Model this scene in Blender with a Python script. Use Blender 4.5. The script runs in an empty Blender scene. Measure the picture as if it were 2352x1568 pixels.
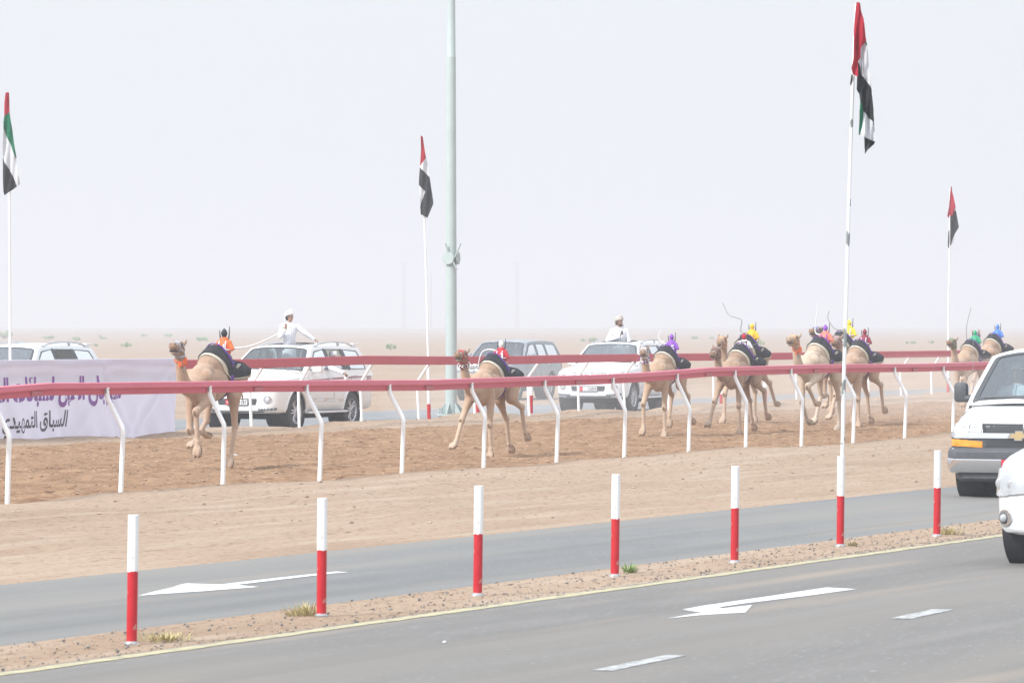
import bpy, bmesh, math, random
import numpy as np
from mathutils import Vector, Matrix, geometry
from mathutils.bvhtree import BVHTree
import unicodedata

S = bpy.context.scene
COL = S.collection
R = math.radians
rnd = random.Random(7)

# ------------------------------------------------------------------ camera
F, CX, CY, YH, H = 10500.0, 1176.0, 784.0, 745.0, 2.3   # measured on the photograph at 2352 x 1568
cam = bpy.data.cameras.new('camera')
cam.lens = 36 * F / 2352; cam.sensor_width = 36
cam.clip_start = 0.5; cam.clip_end = 20000
camo = bpy.data.objects.new('camera', cam); COL.objects.link(camo)
camo.location = (0, 0, H)
camo.rotation_euler = (math.pi / 2 - math.atan((CY - YH) / F), 0, 0)
cam.dof.use_dof = True; cam.dof.focus_distance = 76.0; cam.dof.aperture_fstop = 10.0
S.camera = camo

# ------------------------------------------------------------------ light
SUN_EL, SUN_AZ = 43.0, 232.0          # azimuth clockwise from +Y (north)
w = bpy.data.worlds.new('World'); S.world = w; w.use_nodes = True
nt = w.node_tree; nt.nodes.clear()
out = nt.nodes.new('ShaderNodeOutputWorld'); bg = nt.nodes.new('ShaderNodeBackground')
sky = nt.nodes.new('ShaderNodeTexSky'); sky.sky_type = 'NISHITA'; sky.sun_disc = False
sky.sun_elevation = R(SUN_EL); sky.sun_rotation = R(SUN_AZ); sky.dust_density = 6.0; sky.air_density = 1.2; sky.altitude = 250
hsv = nt.nodes.new('ShaderNodeHueSaturation'); hsv.inputs['Saturation'].default_value = 0.35
mx = nt.nodes.new('ShaderNodeMix'); mx.data_type = 'RGBA'; mx.inputs[0].default_value = 0.88
mx.inputs[7].default_value = (6.80, 7.18, 7.45, 1)
nt.links.new(sky.outputs[0], hsv.inputs['Color']); nt.links.new(hsv.outputs[0], mx.inputs[6])
zc = nt.nodes.new('ShaderNodeMix'); zc.data_type = 'RGBA'; zc.blend_type = 'MULTIPLY'; zc.inputs[7].default_value = (0.97, 0.99, 1.04, 1)
nt.links.new(mx.outputs[2], zc.inputs[6]); nt.links.new(zc.outputs[2], bg.inputs[0])
# hazy sky: brighter towards the zenith than along the horizon
tcw = nt.nodes.new('ShaderNodeTexCoord'); spw = nt.nodes.new('ShaderNodeSeparateXYZ'); mrw = nt.nodes.new('ShaderNodeMapRange')
mrw.inputs[1].default_value = 0.0; mrw.inputs[2].default_value = 0.9; mrw.inputs[3].default_value = 0.0800; mrw.inputs[4].default_value = 0.150
nt.links.new(tcw.outputs['Generated'], spw.inputs[0]); nt.links.new(spw.outputs[2], mrw.inputs[0]); nt.links.new(mrw.outputs[0], bg.inputs[1]); mrz = nt.nodes.new('ShaderNodeMapRange'); mrz.inputs[1].default_value = 0.05; mrz.inputs[2].default_value = 0.7; nt.links.new(spw.outputs[2], mrz.inputs[0]); nt.links.new(mrz.outputs[0], zc.inputs[0])
nt.links.new(bg.outputs[0], out.inputs[0])
sl = bpy.data.lights.new('sun', 'SUN'); sl.energy = 2.7; sl.angle = R(8); sl.color = (1.0, 0.985, 0.965)
slo = bpy.data.objects.new('sun', sl); COL.objects.link(slo)
az, el = R(SUN_AZ), R(SUN_EL)
sd = Vector((math.sin(az) * math.cos(el), math.cos(az) * math.cos(el), math.sin(el)))
slo.rotation_euler = sd.to_track_quat('Z', 'Y').to_euler()
slo.location = sd * 60
S.view_settings.view_transform = 'Standard'; S.view_settings.look = 'None'
S.view_settings.exposure = 0.66; S.view_settings.gamma = 1
S.render.engine = 'CYCLES'
S.cycles.use_denoising = True; S.cycles.denoiser = 'OPENIMAGEDENOISE'
S.cycles.max_bounces = 8; S.cycles.volume_bounces = 2; S.cycles.transparent_max_bounces = 16
S.cycles.diffuse_bounces = 3; S.cycles.glossy_bounces = 3
S.cycles.caustics_reflective = False; S.cycles.caustics_refractive = False
S.cycles.sample_clamp_indirect = 8

# ------------------------------------------------------------------ track frame
PSI = math.atan((5800 - CX) / F)
DX, DY = math.sin(PSI), math.cos(PSI)          # unit vector along the track (away from camera)
NX, NY = -math.cos(PSI), math.sin(PSI)         # unit vector across the track (away from camera)
ROTZ = math.pi / 2 - PSI
def W(u, v, z=0.0): return Vector((u * DX + v * NX, u * DY + v * NY, z))
def UV(p): return (p[0] * DX + p[1] * DY, p[0] * NX + p[1] * NY)
def gnd(x, y, z=0.0):
    Y = F * (H - z) / (y - YH); return Vector(((x - CX) * Y / F, Y, z))
def onv(x, v):
    """depth on the line v = const seen in photo column x"""
    return v / (NY + NX * (x - CX) / F)
def atv(x, y, v):
    Y = onv(x, v); return Vector(((x - CX) * Y / F, Y, H - (y - YH) * Y / F))

# ------------------------------------------------------------------ materials
MATS = {}
def mat(name, col, rough=0.6, metal=0.0, coat=0.0, spec=0.5, sheen=0.0, alpha=None):
    if name in MATS: return MATS[name]
    m = bpy.data.materials.new(name); m.use_nodes = True
    b = m.node_tree.nodes['Principled BSDF']
    b.inputs['Base Color'].default_value = (*col, 1); b.inputs['Roughness'].default_value = rough
    b.inputs['Metallic'].default_value = metal; b.inputs['Coat Weight'].default_value = coat
    b.inputs['Coat Roughness'].default_value = 0.08
    b.inputs['Specular IOR Level'].default_value = spec; b.inputs['Sheen Weight'].default_value = sheen
    MATS[name] = m; return m
def noisy(name, stops, scale=5.0, detail=6, rough=0.8, bump=0.0, bscale=None, bdist=0.02, stretch=(1, 1, 1), spec=0.3, coat=0.0, metal=0.0,
          second=None, dist=0.0):
    """colour ramp over noise in object coordinates; second=(scale, stops colour, threshold lo, hi, stretch) lays specks on top"""
    if name in MATS: return MATS[name]
    m = mat(name, stops[0][1], rough, metal, coat, spec); n = m.node_tree; b = n.nodes['Principled BSDF']
    tc = n.nodes.new('ShaderNodeTexCoord')
    mp = n.nodes.new('ShaderNodeMapping'); mp.inputs['Scale'].default_value = stretch
    n.links.new(tc.outputs['Object'], mp.inputs[0])
    nz = n.nodes.new('ShaderNodeTexNoise'); nz.inputs['Scale'].default_value = scale; nz.inputs['Detail'].default_value = detail
    nz.inputs['Roughness'].default_value = 0.62; nz.inputs['Distortion'].default_value = dist
    n.links.new(mp.outputs[0], nz.inputs['Vector'])
    cr = n.nodes.new('ShaderNodeValToRGB')
    while len(cr.color_ramp.elements) < len(stops): cr.color_ramp.elements.new(0.5)
    for e, (p, c) in zip(cr.color_ramp.elements, stops): e.position = p; e.color = (*c, 1)
    n.links.new(nz.outputs[0], cr.inputs[0]); last = cr.outputs[0]
    for sec in (second or []):
        sc, c2, lo, hi, st = sec
        mp2 = n.nodes.new('ShaderNodeMapping'); mp2.inputs['Scale'].default_value = st
        mp2.inputs['Location'].default_value = (sc, 3.1, 7)
        n.links.new(tc.outputs['Object'], mp2.inputs[0])
        n2 = n.nodes.new('ShaderNodeTexNoise'); n2.inputs['Scale'].default_value = sc; n2.inputs['Detail'].default_value = 3
        n.links.new(mp2.outputs[0], n2.inputs['Vector'])
        r2 = n.nodes.new('ShaderNodeMapRange'); r2.inputs[1].default_value = lo; r2.inputs[2].default_value = hi
        n.links.new(n2.outputs[0], r2.inputs[0])
        mm = n.nodes.new('ShaderNodeMix'); mm.data_type = 'RGBA'; mm.inputs[7].default_value = (*c2, 1)
        n.links.new(r2.outputs[0], mm.inputs[0]); n.links.new(last, mm.inputs[6]); last = mm.outputs[2]
    n.links.new(last, b.inputs['Base Color'])
    if bump:
        bz = n.nodes.new('ShaderNodeTexNoise'); bz.inputs['Scale'].default_value = bscale or scale * 3; bz.inputs['Detail'].default_value = 5
        n.links.new(mp.outputs[0], bz.inputs['Vector'])
        bp = n.nodes.new('ShaderNodeBump'); bp.inputs['Strength'].default_value = bump; bp.inputs['Distance'].default_value = bdist
        n.links.new(bz.outputs[0], bp.inputs['Height']); n.links.new(bp.outputs[0], b.inputs['Normal'])
    return m
def glass(name, tint, gloss=0.12):
    if name in MATS: return MATS[name]
    m = bpy.data.materials.new(name); m.use_nodes = True; n = m.node_tree; n.nodes.clear()
    o = n.nodes.new('ShaderNodeOutputMaterial'); t = n.nodes.new('ShaderNodeBsdfTransparent'); t.inputs[0].default_value = (*tint, 1)
    g = n.nodes.new('ShaderNodeBsdfGlossy'); g.inputs['Roughness'].default_value = 0.04; g.inputs[0].default_value = (0.95, 0.97, 1, 1)
    x = n.nodes.new('ShaderNodeMixShader'); lw = n.nodes.new('ShaderNodeLayerWeight'); lw.inputs[0].default_value = 0.35
    mr = n.nodes.new('ShaderNodeMapRange'); mr.inputs[3].default_value = gloss; mr.inputs[4].default_value = 0.9
    n.links.new(lw.outputs['Fresnel'], mr.inputs[0]); n.links.new(mr.outputs[0], x.inputs[0])
    n.links.new(t.outputs[0], x.inputs[1]); n.links.new(g.outputs[0], x.inputs[2]); n.links.new(x.outputs[0], o.inputs[0])
    MATS[name] = m; return m

# ------------------------------------------------------------------ mesh helpers
def new_obj(name, me, m=None, parent=None, loc=None, rotz=None, smooth=None):
    if m is not None:
        ml = list(m) if isinstance(m, (list, tuple)) else [m]
        idx = [0] * len(me.polygons)
        if len(ml) > 1: me.polygons.foreach_get('material_index', idx)
        me.materials.clear()
        for k in ml: me.materials.append(k)
        if len(ml) > 1: me.polygons.foreach_set('material_index', idx)
    if smooth is not None:
        me.polygons.foreach_set('use_smooth', [True] * len(me.polygons))
        if smooth < 180: me.set_sharp_from_angle(angle=R(smooth))
    o = bpy.data.objects.new(name, me); COL.objects.link(o)
    if parent is not None: o.parent = parent
    if loc is not None: o.location = loc
    if rotz is not None: o.rotation_euler = (0, 0, rotz)
    return o
def tag(o, label=None, cat=None, group=None, kind=None):
    if label: o['label'] = label
    if cat: o['category'] = cat
    if group: o['group'] = group
    if kind: o['kind'] = kind
    return o
def thing(name, label, cat, loc=(0, 0, 0), rotz=0.0, group=None, scale=1.0):
    o = bpy.data.objects.new(name, None); COL.objects.link(o)
    o.empty_display_size = 0.2
    o.location = loc; o.rotation_euler = (0, 0, rotz); o.scale = (scale,) * 3
    return tag(o, label, cat, group)

class MB:
    """collects primitives into one mesh"""
    def __init__(s): s.v = []; s.f = []; s.mi = []
    def add(s, vs, fs, mi=0):
        b = len(s.v); s.v.extend([tuple(p) for p in vs]); s.f.extend([tuple(i + b for i in f) for f in fs]); s.mi.extend([mi] * len(fs)); return s
    def box(s, c, d, rot=None, mi=0, bev=0.0):
        hx, hy, hz = d[0] / 2, d[1] / 2, d[2] / 2
        if bev:
            bm = bmesh.new(); bmesh.ops.create_cube(bm, size=1)
            for p in bm.verts: p.co = Vector((p.co.x * d[0], p.co.y * d[1], p.co.z * d[2]))
            bmesh.ops.bevel(bm, geom=bm.edges[:], offset=bev, segments=2, affect='EDGES', profile=0.5)
            vs = [p.co.copy() for p in bm.verts]; bm.verts.index_update(); fs = [[q.index for q in f.verts] for f in bm.faces]; bm.free()
        else:
            vs = [Vector((x * hx, y * hy, z * hz)) for x in (-1, 1) for y in (-1, 1) for z in (-1, 1)]
            fs = [(0, 1, 3, 2), (4, 6, 7, 5), (0, 4, 5, 1), (2, 3, 7, 6), (0, 2, 6, 4), (1, 5, 7, 3)]
        if rot is not None:
            M = rot if isinstance(rot, Matrix) else Matrix.Rotation(rot, 3, 'Z'); vs = [M @ p for p in vs]
        return s.add([p + Vector(c) for p in vs], fs, mi)
    def tube(s, pts, r, seg=12, mi=0, cap=True, sq=None):
        pts = [Vector(p) for p in pts]; n = len(pts)
        rs = r if isinstance(r, (list, tuple)) else [r] * n
        rings = []; ref = None
        for i, p in enumerate(pts):
            t = (pts[min(i + 1, n - 1)] - pts[max(i - 1, 0)]).normalized()
            if ref is None:
                ref = Vector((0, 0, 1)) if abs(t.z) < 0.9 else Vector((1, 0, 0))
            a = t.cross(ref).normalized(); b = a.cross(t).normalized(); ref = b
            ex = (sq or (1, 1))
            rings.append([p + (a * math.cos(k * 2 * math.pi / seg) * ex[0] + b * math.sin(k * 2 * math.pi / seg) * ex[1]) * rs[i] for k in range(seg)])
        vs = [q for rg in rings for q in rg]
        fs = [(i * seg + k, i * seg + (k + 1) % seg, (i + 1) * seg + (k + 1) % seg, (i + 1) * seg + k) for i in range(n - 1) for k in range(seg)]
        if cap:
            fs.append(tuple(range(seg))[::-1]); fs.append(tuple((n - 1) * seg + k for k in range(seg)))
        return s.add(vs, fs, mi)
    def lathe(s, prof, seg=24, c=(0, 0, 0), axis='Z', mi=0):
        """prof: list of (radius, height)"""
        vs = []
        for (r, h) in prof:
            for k in range(seg):
                a = k * 2 * math.pi / seg; x, y = r * math.cos(a), r * math.sin(a)
                p = (x, y, h) if axis == 'Z' else (x, h, y) if axis == 'Y' else (h, x, y)
                vs.append(Vector(p) + Vector(c))
        n = len(prof)
        fs = [(i * seg + k, i * seg + (k + 1) % seg, (i + 1) * seg + (k + 1) % seg, (i + 1) * seg + k) for i in range(n - 1) for k in range(seg)]
        return s.add(vs, fs, mi)
    def ell(s, c, r, rot=None, mi=0, u=16, v=10):
        vs = []; fs = []
        for i in range(v + 1):
            t = math.pi * i / v
            for k in range(u):
                a = 2 * math.pi * k / u
                vs.append(Vector((r[0] * math.sin(t) * math.cos(a), r[1] * math.sin(t) * math.sin(a), r[2] * math.cos(t))))
        if rot is not None: vs = [rot @ p for p in vs]
        vs = [p + Vector(c) for p in vs]
        top, bot = vs[0], vs[-1]; body = vs[u:-u]; m = len(body)
        fs = [(i * u + k, i * u + (k + 1) % u, (i + 1) * u + (k + 1) % u, (i + 1) * u + k) for i in range(v - 2) for k in range(u)]
        fs += [(m, (k + 1) % u, k) for k in range(u)] + [(m + 1, (v - 2) * u + k, (v - 2) * u + (k + 1) % u) for k in range(u)]
        return s.add(body + [top, bot], fs, mi)
    def cap(s, p0, p1, r0, r1, mi=0, seg=14):
        """tapered capsule"""
        p0, p1 = Vector(p0), Vector(p1)
        s.tube([p0, p1], [r0, r1], seg, mi); s.ell(p0, (r0,) * 3, mi=mi, u=seg, v=8); s.ell(p1, (r1,) * 3, mi=mi, u=seg, v=8); return s
    def mesh(s, name='m'):
        me = bpy.data.meshes.new(name); me.from_pydata([tuple(p) for p in s.v], [], s.f)
        if any(s.mi): me.polygons.foreach_set('material_index', s.mi)
        me.validate(); me.update(); return me
    def fix(s, name='m'):
        me = s.mesh(name); bm = bmesh.new(); bm.from_mesh(me); bmesh.ops.recalc_face_normals(bm, faces=bm.faces); bm.to_mesh(me); bm.free(); return me
    def obj(s, name, m, parent=None, smooth=40, loc=None, rotz=None):
        return new_obj(name, s.fix(name), m, parent, loc, rotz, smooth)

def apply_mods(me, mods):
    o = bpy.data.objects.new('tmp', me); COL.objects.link(o)
    for t, kw in mods:
        md = o.modifiers.new(t, t)
        for k, v in kw.items(): setattr(md, k, v)
    dg = bpy.context.evaluated_depsgraph_get(); dg.update()
    r = bpy.data.meshes.new_from_object(o.evaluated_get(dg)); bpy.data.objects.remove(o); return r
def blob(mb, voxel=0.014, it=4, fac=0.5):
    me = mb.fix()
    return apply_mods(me, [('REMESH', dict(mode='VOXEL', voxel_size=voxel)), ('SMOOTH', dict(iterations=it, factor=fac))])
def bvh_of(me):
    bm = bmesh.new(); bm.from_mesh(me); t = BVHTree.FromBMesh(bm); bm.free(); return t

def pip(p, poly):
    x, y = p[0], p[1]; ins = False; n = len(poly); j = n - 1
    for i in range(n):
        xi, yi = poly[i][0], poly[i][1]; xj, yj = poly[j][0], poly[j][1]
        if (yi > y) != (yj > y) and x < (xj - xi) * (y - yi) / (yj - yi) + xi: ins = not ins
        j = i
    return ins
def tri2d(outer, holes=(), sp=0.1, spy=None):
    """triangulate a 2D polygon with holes, interior points on a grid"""
    spy = spy or sp
    vs = []; es = []
    for loop in [outer, *holes]:
        pts = []
        for i in range(len(loop)):
            a, b = Vector(loop[i][:2]), Vector(loop[(i + 1) % len(loop)][:2])
            k = max(1, int(math.ceil(max(abs(b.x - a.x) / sp, abs(b.y - a.y) / spy))))
            pts += [a.lerp(b, t / k) for t in range(k)]
        s0 = len(vs); vs += pts; es += [(s0 + i, s0 + (i + 1) % len(pts)) for i in range(len(pts))]
    xs = [p[0] for p in outer]; ys = [p[1] for p in outer]
    x = min(xs) + sp * .5
    while x < max(xs):
        y = min(ys) + spy * .5
        while y < max(ys):
            if pip((x, y), outer) and not any(pip((x, y), h) for h in holes): vs.append(Vector((x, y)))
            y += spy
        x += sp
    r = geometry.delaunay_2d_cdt(vs, es, [], 0, 1e-5)
    V, T = r[0], r[2]; keep = []
    for t in T:
        c = (V[t[0]] + V[t[1]] + V[t[2]]) / 3
        if pip(c, outer) and not any(pip(c, h) for h in holes): keep.append(tuple(t))
    used = sorted({i for t in keep for i in t}); ix = {a: b for b, a in enumerate(used)}
    return [V[i] for i in used], [tuple(ix[i] for i in t) for t in keep]
def panel(outer, holes, fn, sp=0.1, spy=None, thick=0.0):
    V, T = tri2d(outer, holes, sp, spy)
    me = bpy.data.meshes.new('panel'); me.from_pydata([tuple(fn(p.x, p.y)) for p in V], [], T); me.validate(); me.update()
    if thick: me = apply_mods(me, [('SOLIDIFY', dict(thickness=thick, offset=0.0))])
    return me
def join(meshes):
    mb = MB()
    for me in meshes: mb.add([v.co for v in me.vertices], [tuple(p.vertices) for p in me.polygons])
    return mb
def rounded(pts, r, k=4):
    out = []; n = len(pts)
    for i in range(n):
        p = Vector(pts[i][:2]); a = Vector(pts[i - 1][:2]); b = Vector(pts[(i + 1) % n][:2])
        ra = min(r, (a - p).length * .45); rb = min(r, (b - p).length * .45)
        s0 = p + (a - p).normalized() * ra; s1 = p + (b - p).normalized() * rb
        for t in range(k + 1):
            q = t / k; out.append(tuple(s0 * (1 - q) ** 2 + p * 2 * q * (1 - q) + s1 * q * q))
    return out

AR = {}
for c_ in range(0xFE70, 0xFEFD):
    d_ = unicodedata.decomposition(chr(c_))
    if d_:
        q_ = d_.split(); AR[(tuple(q_[1:]), q_[0])] = chr(c_)
def arabic(s):
    out = []; Rr = 'اأإدذرزو'
    for i, ch in enumerate(s):
        if ch == ' ': out.append(ch); continue
        pj = i > 0 and s[i - 1] not in Rr + ' '; nj = i < len(s) - 1 and s[i + 1] != ' ' and ch not in Rr
        k = '<medial>' if pj and nj else '<final>' if pj else '<initial>' if nj else '<isolated>'
        out.append(AR.get((('%04X' % ord(ch),), k), ch))
    return ''.join(reversed(out))
def text_geo(body, size=1.0, bold=0.0):
    """-> flat text as (verts, faces) with its bounding box starting at 0,0"""
    cu = bpy.data.curves.new('t', 'FONT'); cu.body = body; cu.size = size; cu.offset = bold; cu.resolution_u = 4
    o = bpy.data.objects.new('t', cu); COL.objects.link(o)
    dg = bpy.context.evaluated_depsgraph_get(); dg.update(); me = bpy.data.meshes.new_from_object(o.evaluated_get(dg))
    bpy.data.objects.remove(o)
    vs = [v.co.copy() for v in me.vertices]; fs = [tuple(p.vertices) for p in me.polygons]
    x0 = min(v.x for v in vs); y0 = min(v.y for v in vs)
    vs = [Vector((v.x - x0, v.y - y0, 0)) for v in vs]
    return vs, fs, max(v.x for v in vs), max(v.y for v in vs)

# shared surfaces
white_paint = noisy('white_paint', [(0.35, (0.81, 0.82, 0.83)), (0.6, (0.86, 0.87, 0.88))], 3, rough=0.4, second=[(30, (0.55, 0.50, 0.46), 0.68, 0.73, (1, 1, .35))])
red_paint = noisy('red_paint', [(0.3, (0.46, 0.013, 0.022)), (0.7, (0.53, 0.02, 0.03))], 8, rough=0.5, second=[(34, (0.50, 0.30, 0.26), 0.67, 0.72, (1, 1, .35)), (3.0, (0.55, 0.06, 0.06), 0.5, 0.8, (1, 1, 1))])
rubber = noisy('rubber', [(0.3, (0.055, 0.057, 0.06)), (0.7, (0.095, 0.095, 0.095))], 9, rough=0.85)
black_plastic = noisy('black_plastic', [(0.3, (0.075, 0.079, 0.086)), (0.7, (0.105, 0.109, 0.118))], 6, rough=0.55)
chrome = mat('chrome', (0.72, 0.73, 0.75), 0.18, 1.0)
alloy = noisy('alloy', [(0.3, (0.5, 0.51, 0.53)), (0.7, (0.62, 0.63, 0.65))], 9, rough=0.35, metal=0.7)
galv = noisy('galvanised', [(0.3, (0.30, 0.31, 0.32)), (0.7, (0.45, 0.46, 0.47))], 12, rough=0.5, metal=0.4)
dark = mat('dark_void', (0.03, 0.03, 0.033), 0.8)

def spline(pts, k=6):
    P = [Vector(p) for p in pts]; P = [P[0] * 2 - P[1]] + P + [P[-1] * 2 - P[-2]]; out = []
    for i in range(1, len(P) - 2):
        for t in range(k):
            t /= k; a, b, c, d = P[i - 1:i + 3]
            out.append(.5 * ((2 * b) + (c - a) * t + (2 * a - 5 * b + 4 * c - d) * t * t + (3 * b - a - 3 * c + d) * t ** 3))
    return out + [P[-2]]
# ================================================================== GROUND AND ROADS
def sstep(a, b, x):
    t = np.clip((x - a) / (b - a), 0, 1); return t * t * (3 - 2 * t)
rs = np.random.RandomState(3)
def vnoise(u, v, cell, seed):
    """value noise on arrays"""
    r = np.random.RandomState(seed); T = r.rand(257, 257)
    x, y = u / cell, v / cell; xi = np.floor(x).astype(int); yi = np.floor(y).astype(int); fx = x - xi; fy = y - yi
    fx = fx * fx * (3 - 2 * fx); fy = fy * fy * (3 - 2 * fy); a = xi % 256; b = yi % 256
    return (T[a, b] * (1 - fx) + T[a + 1, b] * fx) * (1 - fy) + (T[a, b + 1] * (1 - fx) + T[a + 1, b + 1] * fx) * fy - 0.5
def gz(u, v):
    """height of the bare ground"""
    u = np.asarray(u, float); v = np.asarray(v, float)
    z = -0.055 + 0.05 * sstep(14.6, 15.0, v) + 0 * u                      # road bed, then the sand strips
    z = z - 0.05 * sstep(16.9, 17.3, v) + 0.05 * sstep(19.6, 20.2, v)
    z = z + sstep(25.0, 27.9, v) * (0.09 + 0.14 * (vnoise(u, v * .5, 3.1, 5) + .25)) * (1 - sstep(28.7, 29.7, v))
    z = z - 0.06 * sstep(28.6, 29.5, v)
    z = z + 0.06 * sstep(43.0, 44.0, v)
    z = z + sstep(43.0, 44.6, v) * (0.10 + 0.22 * np.clip(vnoise(u, v * .3, 1.7, 8) + 0.1 * vnoise(u, v, .4, 18), -.5, .5)) * (1 - sstep(45.4, 46.3, v))
    z = z - 0.15 * sstep(45.6, 46.4, v) + 0.04 * sstep(54.3, 55.0, v)
    rough = sstep(20.6, 22, v) * (1 - sstep(46.0, 46.2, v)) + sstep(55, 60, v)
    z = z + rough * (0.03 * vnoise(u, v, 1.3, 2) + 0.015 * vnoise(u, v, .45, 3))
    ruts = sstep(21, 21.6, v) * (1 - sstep(25.0, 26, v))
    vv = v + 0.25 * np.sin(u * .11) + .12 * np.sin(u * .31 + 1)
    z = z + ruts * (-0.022 * np.exp(-((vv - 22.1) / .16) ** 2) - 0.022 * np.exp(-((vv - 23.9) / .18) ** 2) + 0.014 * np.exp(-((vv - 22.5) / .15) ** 2) + 0.014 * np.exp(-((vv - 24.4) / .18) ** 2) - .018 * np.exp(-((vv - 25.0) / .15) ** 2))
    z = z + ruts * .008 * vnoise(u * .35, v, .22, 77)
    z = z + (0.4 * sstep(330, 900, v) + 0.6 * vnoise(u, v, 190, 12) * sstep(200, 700, v))
    return z
def tensor_sheet(name, us, vs, zfn, m, label=None):
    U, V = np.meshgrid(us, vs, indexing='ij'); Z = zfn(U, V)
    nu, nv = U.shape
    co = np.stack([U, V, Z], -1).reshape(-1, 3).astype(np.float32)
    i = np.arange(nu - 1)[:, None] * nv + np.arange(nv - 1)[None, :]
    q = np.stack([i, i + nv, i + nv + 1, i + 1], -1).reshape(-1)
    me = bpy.data.meshes.new(name); me.vertices.add(len(co)); me.vertices.foreach_set('co', co.ravel())
    nf = len(q) // 4; me.loops.add(nf * 4); me.polygons.add(nf)
    me.loops.foreach_set('vertex_index', q.astype(np.int32)); me.polygons.foreach_set('loop_start', np.arange(nf, dtype=np.int32) * 4)
    me.polygons.foreach_set('loop_total', np.full(nf, 4, np.int32)); me.update(calc_edges=True)
    o = new_obj(name, me, m, smooth=180, rotz=ROTZ); tag(o, kind='structure'); return o
def axis(parts):
    a = [np.arange(s, e, d) for s, e, d in parts]; return np.concatenate(a + [[parts[-1][1]]])

sand = noisy('sand', [(0.25, (0.268, 0.185, 0.126)), (0.5, (0.342, 0.250, 0.180)), (0.75, (0.388, 0.292, 0.218))], 0.35, 9, rough=0.95, spec=0.1,
             bump=0.5, bscale=14, bdist=0.03, stretch=(0.30, 1, 1),
             second=[(9.0, (0.216, 0.144, 0.096), 0.58, 0.66, (0.5, 1.6, 1)), (2.2, (0.40, 0.312, 0.24), 0.5, 0.75, (0.12, 1.4, 1)), (17.0, (0.23, 0.16, 0.11), 0.60, 0.68, (0.5, 1.2, 1))])
track_m = noisy('track_sand', [(0.22, (0.151, 0.081, 0.044)), (0.45, (0.252, 0.152, 0.089)), (0.62, (0.323, 0.203, 0.124)), (0.8, (0.386, 0.255, 0.163))], 2.2, 10, rough=0.97, spec=0.05,
             bump=0.8, bscale=12, bdist=0.05, stretch=(0.6, 0.8, 1),
             second=[(7.0, (0.126, 0.068, 0.037), 0.585, 0.68, (0.5, 1.1, 1)), (11.0, (0.504, 0.359, 0.237), 0.64, 0.72, (0.6, 1, 1))])  # the dark specks put the shaded sides of small clods into the colour
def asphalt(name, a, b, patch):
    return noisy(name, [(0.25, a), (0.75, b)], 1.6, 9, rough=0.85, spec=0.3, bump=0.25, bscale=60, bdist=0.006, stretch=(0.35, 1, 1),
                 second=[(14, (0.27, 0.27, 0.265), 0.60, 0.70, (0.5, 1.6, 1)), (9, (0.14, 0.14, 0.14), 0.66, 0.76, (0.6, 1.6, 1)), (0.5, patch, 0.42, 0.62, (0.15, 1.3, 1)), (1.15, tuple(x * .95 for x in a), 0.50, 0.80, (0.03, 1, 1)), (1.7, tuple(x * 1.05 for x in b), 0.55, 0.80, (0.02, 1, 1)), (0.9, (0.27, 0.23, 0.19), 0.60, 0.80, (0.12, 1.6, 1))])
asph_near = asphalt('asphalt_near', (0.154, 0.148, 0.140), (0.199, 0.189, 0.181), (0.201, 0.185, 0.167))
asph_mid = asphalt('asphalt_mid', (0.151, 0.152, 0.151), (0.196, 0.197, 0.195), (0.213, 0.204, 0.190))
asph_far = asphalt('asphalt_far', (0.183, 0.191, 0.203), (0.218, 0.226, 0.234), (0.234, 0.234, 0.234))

us = axis([(-3000, -400, 200), (-400, 0, 40), (0, 24, 4), (24, 40, 1), (40, 150, .22), (150, 260, 2), (260, 1000, 20), (1000, 6000, 250)])
vs = axis([(-400, -20, 60), (-20, 14, 4), (14, 14.8, .4), (14.8, 17.4, .1), (17.4, 19.6, .55), (19.6, 29.8, .09), (29.8, 43, 1.2), (43, 46.6, .09), (46.6, 54.2, 1), (54.2, 56, .2), (56, 80, 1.5), (80, 260, 10), (260, 1400, 25), (1400, 6000, 300)])
tensor_sheet('ground', us, vs, gz, sand)

def track_z(u, v):
    edge = np.minimum(v - 29.05, 43.75 - v)
    return (-0.012 + 0.05 * vnoise(u, v, .55, 31) + 0.055 * np.abs(vnoise(u, v, .23, 32)) + .04 * vnoise(u * .7, v, .12, 33) + 0.05 * vnoise(u, v, 2.2, 34)
            - 0.16 * (1 - sstep(0.0, .6, edge + .5 * vnoise(u, v, 1.5, 9) + .25 * vnoise(u, v, .3, 10))))
tensor_sheet('race_track', axis([(-60, 30, 5), (30, 48, .5), (48, 128, .16), (128, 170, .5), (170, 600, 12)]), axis([(29.05, 43.75, .075)]), track_z, track_m)

def flat_sheet(name, us, vs, z, m, we=0.05, seed=50):
    def zf(U, V): return z + 0 * U
    U, V = np.meshgrid(us, vs, indexing='ij')
    o = tensor_sheet(name, us, vs, zf, m)
    co = np.empty(len(o.data.vertices) * 3, np.float32); o.data.vertices.foreach_get('co', co); co = co.reshape(-1, 3)
    lo, hi = vs[0], vs[-1]
    k = (co[:, 1] < lo + 1e-3) | (co[:, 1] > hi - 1e-3)
    co[k, 2] -= 0.022
    co[k, 1] += (we * 2 * (vnoise(co[k, 0], co[k, 1], 1.1, seed) + .5 * vnoise(co[k, 0], co[k, 1], .3, seed + 1)))
    o.data.vertices.foreach_set('co', co.ravel()); o.data.update(); return o
ru = axis([(-300, 20, 20), (20, 140, .25), (140, 1500, 40)])
flat_sheet('road', ru, np.array([-6.0, 5, 14.8, 15.33, 15.42]), 0.0, asph_near, 0.03)
flat_sheet('access_road', ru, np.array([16.46, 16.60, 17.0, 20.0, 20.42, 20.58]), 0.0, asph_mid, 0.06, 60)
flat_sheet('far_road', ru, np.array([45.9, 46.2, 46.8, 54.0, 54.3, 54.6]), -0.09, asph_far, 0.2, 70)

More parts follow.
